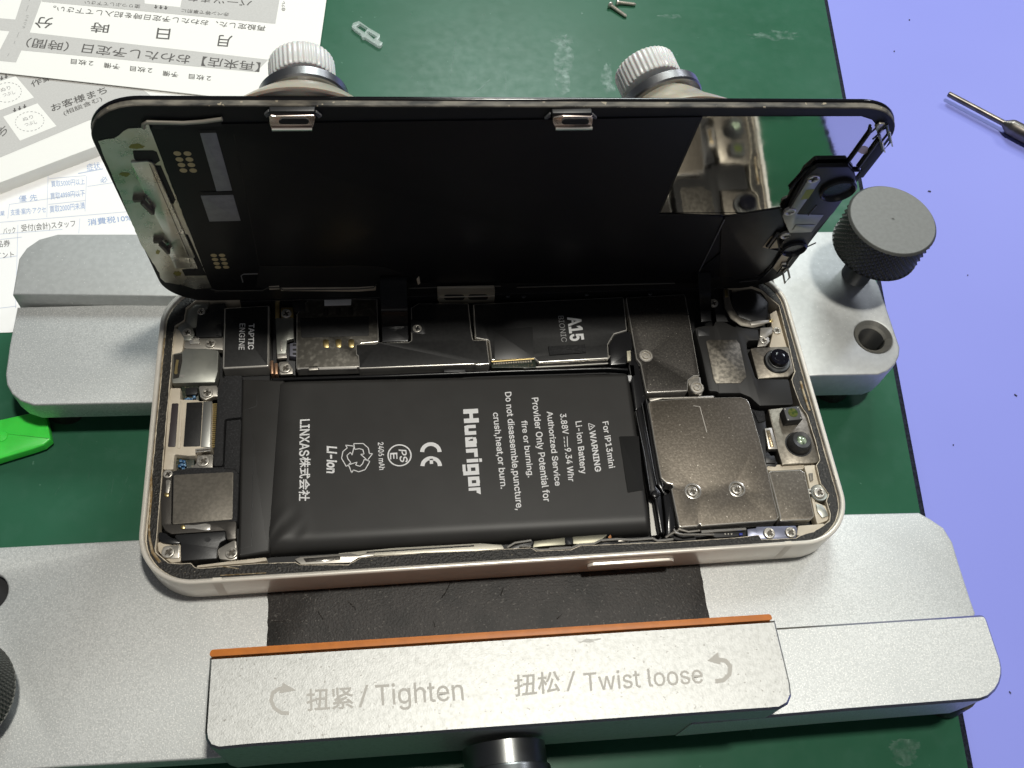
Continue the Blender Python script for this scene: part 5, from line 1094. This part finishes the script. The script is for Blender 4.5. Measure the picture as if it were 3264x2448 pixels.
dplate('spring_foot', 'f', [(1790, 690), (1890, 700), (1870, 800), (1790, 870), (1720, 800), (1740, 740)], 0.6, NICKEL, 0.4, 0.2)
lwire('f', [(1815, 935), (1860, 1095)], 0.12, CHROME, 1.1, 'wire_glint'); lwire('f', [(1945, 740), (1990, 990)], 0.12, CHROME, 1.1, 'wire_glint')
lwire('f', [(1650, 890), (1730, 820), (1800, 720), (1880, 700)], 0.16, BLKP, 0.8)
dplate('glue_bead', 'D', [(900, 604), (905, 598), (908, 612), (903, 616)], 0.5, BEIGE, 0.2, 0.05)
# flex cables from the display into the body
def flexsheet(name, crop_lid, pl_, crop_b, pb, zb, m, par):
    a = [LID_M @ Vector((*l1(crop_lid, p), 0.45)) for p in pl_]; b = [Vector((*w1(crop_b, p, zb), zb)) for p in pb]
    bm = bmesh.new(); rows = []
    n = 14
    mid0 = [(a[i] + b[i]) / 2 + Vector((0, -1.5, -0.2)) for i in (0, 1)]
    for k in range(n + 1):
        t_ = k / n; rows.append([bm.verts.new(a[i] * (1 - t_) ** 2 + mid0[i] * 2 * t_ * (1 - t_) + b[i] * t_ ** 2) for i in (0, 1)])
    for r0, r1 in zip(rows, rows[1:]): bm.faces.new((r0[0], r0[1], r1[1], r1[0]))
    bmesh.ops.solidify(bm, geom=bm.faces[:], thickness=0.12)
    return link(name, bm, m, par, ang=60)
flexsheet('display_cable', 'A', [(1868, 60), (2078, 60)], 'A', [(1886, 470), (2090, 465)], -0.75, FLEX, ph)
plate('cable_end', 'A', [(1884, 440), (2090, 432), (2092, 580), (1888, 588)], -0.75, FLEX, 0.6, 0.15, 0.1)
flexsheet('display_cable', 'C', [(668, 20), (770, 15)], 'C', [(690, 340), (778, 335)], -0.8, FLEX, ph)
plate('cable_end', 'C', [(690, 320), (776, 318), (782, 422), (700, 432)], -0.8, FLEX, 0.6, 0.15, 0.1)
# screws that show between display and board
for p in ((905, 225), (1030, 228), (1525, 212), (2020, 208)):
    q = w1('B', p, -0.9); bm = bmesh.new(); add_lathe(bm, [(0.5, -1.4), (0.55, -1.0), (0.35, -0.75), (0.1, -0.7)], 14, Matrix.Translation((*q, 0))); link('solder_bead', bm, FLEX, ph)

# ------------------------------------------------------------------ suction cups on the display front
def suction(label, base, off, tilt_z, tilt_x, rad):
    """base: flange centre on the display front (lid-local x,y); off: where the neck sits relative to it; axis leaves the front face"""
    s = thing('suction_cup', label, 'suction cup', LID_M @ Vector((base[0], base[1], -1.8)), 'suction cups stuck on the front of the display')
    M = LID_M @ Matrix.Translation((base[0], base[1], -1.8)) @ Matrix.Rotation(math.radians(180), 4, 'X')
    Sh = Matrix.Identity(4); Sh[0][2] = off[0] / 5.5; Sh[1][2] = -off[1] / 5.5
    T = Matrix.Translation((off[0], -off[1], 4)) @ Matrix.Rotation(tilt_z, 4, 'Y') @ Matrix.Rotation(tilt_x, 4, 'X') @ Matrix.Translation((0, 0, -4))
    lathe('silicone_cup', [(rad, 0.02), (rad + 0.2, 0.3), (rad - 0.5, 0.9), (rad - 2.4, 2.2), (rad - 4.4, 3.5), (7.2, 4.6), (6.4, 5.2), (5.6, 5.4)], CUP, s, 64, M @ Sh)
    M2 = M @ T
    lathe('clamp_ring', [(5.6, 5.0), (6.9, 5.3), (7.15, 5.6), (7.15, 7.0), (6.8, 7.25), (5.8, 7.3)], mat('scratched_steel_ring', (0.34, 0.34, 0.34), 1.0, 0.35, bump=0.3, bscale=1.8, stretch=(1, 1, 0.2)), s, 64, M2)
    lathe('neck', [(3.2, 7.0), (3.2, 9.4)], BLKP, s, 32, M2)
    n = lathe('ribbed_knob', [(3.6, 9.6), (4.6, 9.5), (5.05, 9.6), (5.25, 9.9), (5.25, 13.4), (5.0, 13.9), (4.2, 13.95)], CLEARW, s, 320, M2, rib=40, amp=0.016)
    return s
def lid_xy(x, z): 
    v = LID_R.transposed() @ (Vector((x, 21.0, z)) - LID_P); return (v.x, v.y)
suction('left suction cup with clear ribbed knob, upright behind the display beside the forms', lid_xy(-32.8, 47.6), (0.4, 4.0), -0.05, -0.02, 14.2)
suction('right suction cup with clear ribbed knob and tilted steel ring, behind the display', lid_xy(30.2, 46.6), (-3.6, 4.2), -0.24, 0.0, 12.8)

# ------------------------------------------------------------------ papers
ZP3, ZPAD, ZP1 = -19.85, -16.4, -15.9
def sheet_thing(name, label, pts, z, th, m):
    o_ = slab(name, pts, z - th, z, m, None, 0.03, seg=1); tag(o_, label, 'paper form'); return o_
# lowest: receipt form with blue print
p3 = [(-140, w1('D', (0, 722), ZP3)[1] + 0.5), w1('D', (22, 718), ZP3), (-52, w1('D', (330, 700), ZP3)[1] + 6), (-38, 150), (-175, 160)]
f3 = sheet_thing('receipt_form', 'white form with pale blue table print, lying lowest under the stand and the grey pad', p3, ZP3, 0.12, PAPERW)
z3 = ZP3 + 0.03
def pt(s, crop, a, b, c, z, bold=0.0, base=None): return (s, w1(crop, a, z), w1(crop, b, z), w1(crop, c, z), z, bold, base)
lines = [[(60, 1335), (60, 1385), (840, 1290)], ]
seg = [((500, 1112), (660, 1082)), ((310, 1080), (300, 1392)), ((555, 1130), (545, 1355)), ((60, 1308), (50, 1400)), ((60, 1310), (545, 1240)), ((560, 1195), (760, 1165)), ((0, 1425), (840, 1355)), ((115, 1440), (100, 1975)), ((512, 1400), (505, 1495)), ((0, 1535), (140, 1520)), ((0, 1655), (110, 1640)), ((315, 1145), (550, 1125)), ((0, 1975), (105, 1962)), ((310, 1310), (548, 1285)), ((0, 1500), (400, 1470))]
bm = bmesh.new()
for i, s_ in enumerate(seg): bm.faces.new([bm.verts.new((x, y, z3)) for x, y in ccw(W('TL', ribbon(list(s_), 6 if i == 0 else 2.6), z3))])
fix_up(bm); link('ruled_lines', bm, INKBL, f3, smooth='keep')
text_obj('blue_print', [pt('\u75c7\u72b6', 'TL', (560, 1098), (645, 1082), (552, 1052), z3), pt('\u8cb7\u53d65000\u5186\u4ee5\u4e0a', 'TL', (330, 1200), (545, 1182), (326, 1160), z3), pt('\u8cb7\u53d64999\u5186\u4ee5\u4e0b', 'TL', (325, 1280), (545, 1258), (322, 1238), z3),
    pt('\u8cb7\u53d62000\u5186\u672a\u6e80', 'TL', (320, 1364), (545, 1338), (317, 1320), z3), pt('\u652f\u63f4\u00b7\u6848\u5185\u00b7\u30a2\u30af\u30bb', 'TL', (68, 1382), (295, 1362), (66, 1342), z3), pt('\u512a \u5148', 'TL', (120, 1296), (240, 1284), (118, 1255), z3),
    pt('\u696d', 'TL', (0, 1385), (30, 1382), (0, 1352), z3), pt('\u5fc5', 'TL', (645, 1172), (690, 1166), (642, 1134), z3), pt('\u6d88\u8cbb\u7a0e10%', 'TL', (565, 1448), (845, 1415), (560, 1405), z3, 0.008)], INKB, f3)
text_obj('grey_print', [pt('\u53d7\u4ed8(\u4f1a\u8a08)\u30b9\u30bf\u30c3\u30d5', 'TL', (138, 1492), (485, 1460), (134, 1440), z3), pt('\u30d0\u30c3\u30af', 'TL', (22, 1502), (100, 1494), (20, 1462), z3), pt('\u54c1\u5238', 'TL', (-20, 1588), (66, 1578), (-22, 1545), z3), pt('\u30dd\u30a4\u30f3\u30c8', 'TL', (-70, 1665), (90, 1648), (-72, 1625), z3)], INK, f3)
# middle: thick pad with grey printed panel
pA, pB = w1('TL', (0, 1170), ZPAD), w1('TL', (620, 935), ZPAD); dv = (Vector(pB) - Vector(pA)).normalized(); nv = Vector((-dv.y, dv.x))
pad_p = [tuple(Vector(pA) - dv * 70), tuple(Vector(pA) + dv * 74), tuple(Vector(pA) + dv * 74 + nv * 60), tuple(Vector(pA) - dv * 70 + nv * 60)]
padt = thing('form_pad', 'thick pad of forms with a grey printed top lying askew under the upside down form', 'form pad', (pA[0], pA[1], ZP3))
slab('paper_block', pad_p, ZP3 + 0.02, ZPAD, PAPER, padt, 0.05, seg=1)
zg = ZPAD + 0.03
def pxpoly(crop, p, z): return W(crop, p, z)
gm = pxpoly('TL', [(-700, 1235), (0, 1010), (560, 775), (1000, 640), (900, 560), (0, 470), (-700, 700)], zg)
sheet('grey_panel', [gm], zg, GREYPRINT, padt)
bxp = [[(20, 748), (240, 662), (362, 808), (128, 902)], [(-120, 560), (100, 488), (218, 625), (0, 706), (-80, 740)]]
sheet('white_box', [pxpoly('TL', q, zg + .02) for q in bxp], zg + .02, PAPER, padt)
bm = bmesh.new(); zk = zg + .04
def dashed_oval(crop, c, rx, ry, rot, n=22):
    for k in range(n):
        a0, a1 = 2 * math.pi * k / n, 2 * math.pi * (k + 0.55) / n; pts = []
        for a in (a0, (a0 + a1) / 2, a1):
            x, y = rx * math.cos(a), ry * math.sin(a); pts.append((c[0] + x * math.cos(rot) - y * math.sin(rot), c[1] + x * math.sin(rot) + y * math.cos(rot)))
        bm.faces.new([bm.verts.new((x, y, zk)) for x, y in ccw(W(crop, ribbon(pts, 3.5), zk))])
dashed_oval('TL', (190, 778), 92, 62, -0.12); dashed_oval('TL', (45, 592), 92, 62, -0.12)
fix_up(bm); link('dashed_oval', bm, INKL, padt, smooth='keep')
text_obj('small_print', [pt('\u306c\u308a', 'TL', (150, 778), (215, 758), (142, 755), zk), pt('\u3064\u3076\u3057', 'TL', (162, 812), (240, 790), (155, 790), zk), pt('\u306c\u308a', 'TL', (8, 590), (70, 572), (0, 566), zk), pt('\u3064\u3076\u3057', 'TL', (20, 622), (100, 600), (14, 600), zk)], INKL, padt)
text_obj('form_print', [pt('\u4f5c\u696d', 'TL', (208, 560), (345, 505), (192, 522), zk, 0.006), pt('\u304a\u5ba2\u69d8\u307e\u3061', 'TL', (335, 718), (690, 595), (320, 672), zk, 0.006), pt('(\u76f8\u8ac7\u542b\u3080)', 'TL', (415, 745), (660, 648), (400, 712), zk), pt('\u3061', 'TL', (0, 885), (48, 850), (-12, 830), zk, 0.006)], INK, padt)
def arrows(crop, c, d, z, s=1.0):
    out_ = []
    for k in (-1, 0, 1):
        x, y = c[0] + d[0] * k, c[1] + d[1] * k; out_.append(W(crop, [(x - 4 * s, y - 12 * s), (x + 4 * s, y - 13 * s), (x + 6 * s, y), (x + 14 * s, y - 2 * s), (x + 2 * s, y + 14 * s), (x - 12 * s, y + 3 * s), (x - 3 * s, y + 1 * s)], z))
    return out_
sheet('down_arrows', arrows('TL', (125, 693), (32, -12), zk) + arrows('TL', (10, 500), (28, -10), zk), zk, INK, padt)
# top: upside down form
e0, e1_ = w1('TL', (0, 465), ZP1), w1('TL', (1260, 605), ZP1); r0, r1_ = w1('TL', (2092, 0), ZP1), w1('TL', (2058, 240), ZP1)
du = (Vector(e1_) - Vector(e0)).normalized(); dr = (Vector(r0) - Vector(r1_)).normalized()
# corner where bottom and right edges meet
A_ = Vector(e0); B_ = Vector(r1_); den = du.x * dr.y - du.y * dr.x; tt = ((B_ - A_).x * dr.y - (B_ - A_).y * dr.x) / den; cor = A_ + du * tt
f1p = [tuple(cor - du * 190), tuple(cor), tuple(cor + dr * 130), tuple(cor + dr * 130 - du * 190)]
f1 = sheet_thing('upside_down_form', 'white form with grey bands and upside down print, top sheet at the upper left', f1p, ZP1, 0.15, PAPER)
z1 = ZP1 + 0.03
grey = [[(-400, 170), (0, 190), (55, 200), (0, 305), (-400, 290)], [(130, 0), (262, 0), (190, 210), (1740, 385), (1740, 300) if False else (1700, 460), (135, 322), (102, 400), (0, 388), (0, 310), (60, 200), (0, 190), (0, 118), (98, 125)],
        [(270, -10), (925, -10), (930, 20), (1150, 45), (1165, -10), (1800, -10), (1765, 152), (900, 82), (262, 8)]]
sheet('grey_band', [pxpoly('TL', [(98, 125), (145, -20), (275, -20), (190, 210), (102, 400), (-300, 360), (-300, 250), (0, 318), (60, 200), (-300, 165), (-300, 90)], z1), pxpoly('TL', [(192, 208), (1720, 382), (1640, 462), (137, 322)], z1 + .004), pxpoly('TL', [(272, -20), (925, -20), (928, 22), (1155, 46), (1168, -20), (1795, -20), (1765, 152), (268, 10)], z1 + .008)], z1, GREYPRINT, f1)
bm = bmesh.new()
zi = z1 + .03
def tx(s, a, b, c, bold=0.0): add_text(bm, s, w1('TL', a, zi), w1('TL', b, zi), w1('TL', c, zi), zi, bold, None)
# upside-down: start of the line is at the right, cap tops point to the lower edge of the photo
tx('\u6708', (1492, 228), (1405, 222), (1480, 300), 0.004); tx('\u65e5', (1095, 184), (1010, 178), (1085, 252), 0.004); tx('\u6642', (705, 150), (590, 142), (692, 214), 0.004); tx('\u5206', (345, 112), (232, 106), (330, 182), 0.004)
tx('\u518d\u8a2d\u5b9a\u3057\u305f\u3001\u304a\u308f\u305f\u3057\u4e88\u5b9a\u65e5\u6642\u3092\u8a18\u5165\u3057\u3066\u4e0b\u3055\u3044\u3002', (1705, 165), (345, 35), (1698, 200))
tx('\u3010\u518d\u6765\u5e97\u3011\u304a\u308f\u305f\u3057\u4e88\u5b9a\u65e5\uff08\u6642\u9593\uff09', (1672, 400), (180, 240), (1662, 462), 0.004)
tx('\u30d1\u30fc\u30c4\u307e\u3061', (1618, 5), (1210, -30), (1610, 42), 0.004); tx('\u8d64\u30da\u30f3\u7b49\u3067\u4e8b\u524d\u306b', (1470, 82), (1165, 55), (1466, 106)); tx('\u5857\u308a\u3064\u3076\u3057\u3066\u4e0b\u3055\u3044', (900, 30), (545, 2), (896, 54))
for a, b, s in (((1355, 487), (1212, 472), '\uff12\u679a\u76ee'), ((1145, 463), (1045, 452), '\u4e88\u5099'), ((978, 436), (836, 422), '\uff12\u679a\u76ee'), ((770, 412), (668, 400), '\u4e88\u5099'), ((600, 390), (456, 376), '\uff12\u679a\u76ee')): tx(s, a, b, (a[0] - 3, a[1] + 33))
tx('@\u30af\u30ec', (1828, 70), (1832, 8), (1802, 68))
fix_up(bm); link('form_print', bm, INK, f1, smooth='keep')
bm = bmesh.new()
for a, b in (((188, 5), (200, -30)), ((168, 70), (182, 34)), ((108, 240), (122, 205)), ((90, 280), (97, 262)), ((48, 360), (58, 342))): bm.faces.new([bm.verts.new((x, y, zi)) for x, y in ccw(W('TL', ribbon([a, b], 3), zi))])
tx('\u30ad\u30ea\u30c8\u30ea', (140, 180), (168, 95), (158, 186))
fix_up(bm); link('cut_line', bm, INKL, f1, smooth='keep')
sheet('down_arrows', arrows('TL', (1030, 46), (32, 3), zi, 1.0), zi, INK, f1)

# ------------------------------------------------------------------ small things on the mats
sp_pts = [(-420, 735), (0, 620), (340, 545), (560, 505), (585, 590), (637, 865), (545, 940), (420, 985), (0, 1112), (-420, 1245)]
spd = slab('pry_tool', rounded(W('l', sp_pts, -17.2), 0.25), -19.2, -17.2, LIME, None, 0.35)
tag(spd, 'bright green plastic pry tool poking out from under the left end of the stand', 'pry tool')
bm = bmesh.new(); q = W('l', [(400, 700), (480, 720), (480, 850), (440, 930)], -17.2)
add_lathe(bm, [(1.6, -17.6), (1.2, -17.0), (0.3, -16.8)], 20, Matrix.Translation((*w1('l', (10, 830), -17.0), 0)))
link('moulded_ridge', bm, LIME, spd)
# clear plastic bracket piece
zc = ZM + 1.1
o1 = [(242, 168), (252, 145), (290, 132), (355, 178), (425, 218), (424, 240), (412, 252), (444, 272), (430, 294), (412, 292), (330, 240), (310, 240), (300, 215), (262, 188)]
hl = [[(270, 168), (296, 150), (345, 182), (326, 205)], [(338, 205), (352, 200), (406, 232), (385, 248)]]
oo = rounded(W('TM', o1, zc), 0.4); bm = bmesh.new(); add_slab(bm, oo, zc - 0.9, zc, 0.15, holes=[ccw(W('TM', h_, zc)) for h_ in hl])
cb_ = link('plastic_bracket', bm, CLEAR); tag(cb_, 'small clear plastic bracket with two square windows on the green mat', 'bracket')
# two tiny loose screws
def loose(label, a, b, n):
    z = ZM + 0.75; A, B = Vector((*w1('TM', a, z), z)), Vector((*w1('TM', b, z - 0.3), z - 0.25)); d = (B - A)
    s = thing('loose_screw', label, 'screw', A, 'loose screws lying on the green mat')
    M = Matrix.Translation(A) @ d.to_track_quat('Z', 'Y').to_matrix().to_4x4(); l = d.length
    lathe('screw_head', [(0.5, -0.3), (0.95, -0.2), (1.0, 0.2), (0.6, 0.5)], SCREWM, s, 24, M)
    th_ = []
    z_ = 0.4
    while z_ < l - 0.6: th_ += [(0.42, z_), (0.56, z_ + 0.16)]; z_ += 0.32
    lathe('threaded_shank', th_ + [(0.5, l - 0.5), (0.2, l)], SCREWM, s, 16, M)
loose('loose steel screw lying level, nearest the photo top edge on the green mat', (1945, 14), (2065, 30), 0)
loose('loose steel screw lying slanted below the level one on the green mat', (1900, 32), (2005, 108), 1)
# driver at the right
zd = ZT + 2.35
drv = thing('screwdriver', 'dark precision screwdriver with thin shaft lying on the lavender blue sheet', 'screwdriver', (*w1('TR', (1755, 570), zd), ZT))
A = Vector((*w1('TR', (1752, 568), zd), zd)); B = Vector((*w1('TR', (2092, 748), zd), zd)); d = (B - A).normalized(); l = (B - A).length
M = Matrix.Translation(A) @ d.to_track_quat('Z', 'Y').to_matrix().to_4x4()
TOOL = mat('dark_tool_steel', (0.16, 0.145, 0.13), 0.9, 0.35, c2=(0.22, 0.20, 0.18), nscale=0.5)
lathe('shaft', [(0.55, 0), (0.8, 0.25), (0.82, 2), (0.85, l)], TOOL, drv, 24, M)
lathe('handle', [(0.9, l - 0.3), (1.0, l), (2.0, l + 1.5), (2.25, l + 2.2), (2.3, l + 22), (2.1, l + 23)], TOOL, drv, 12, M)
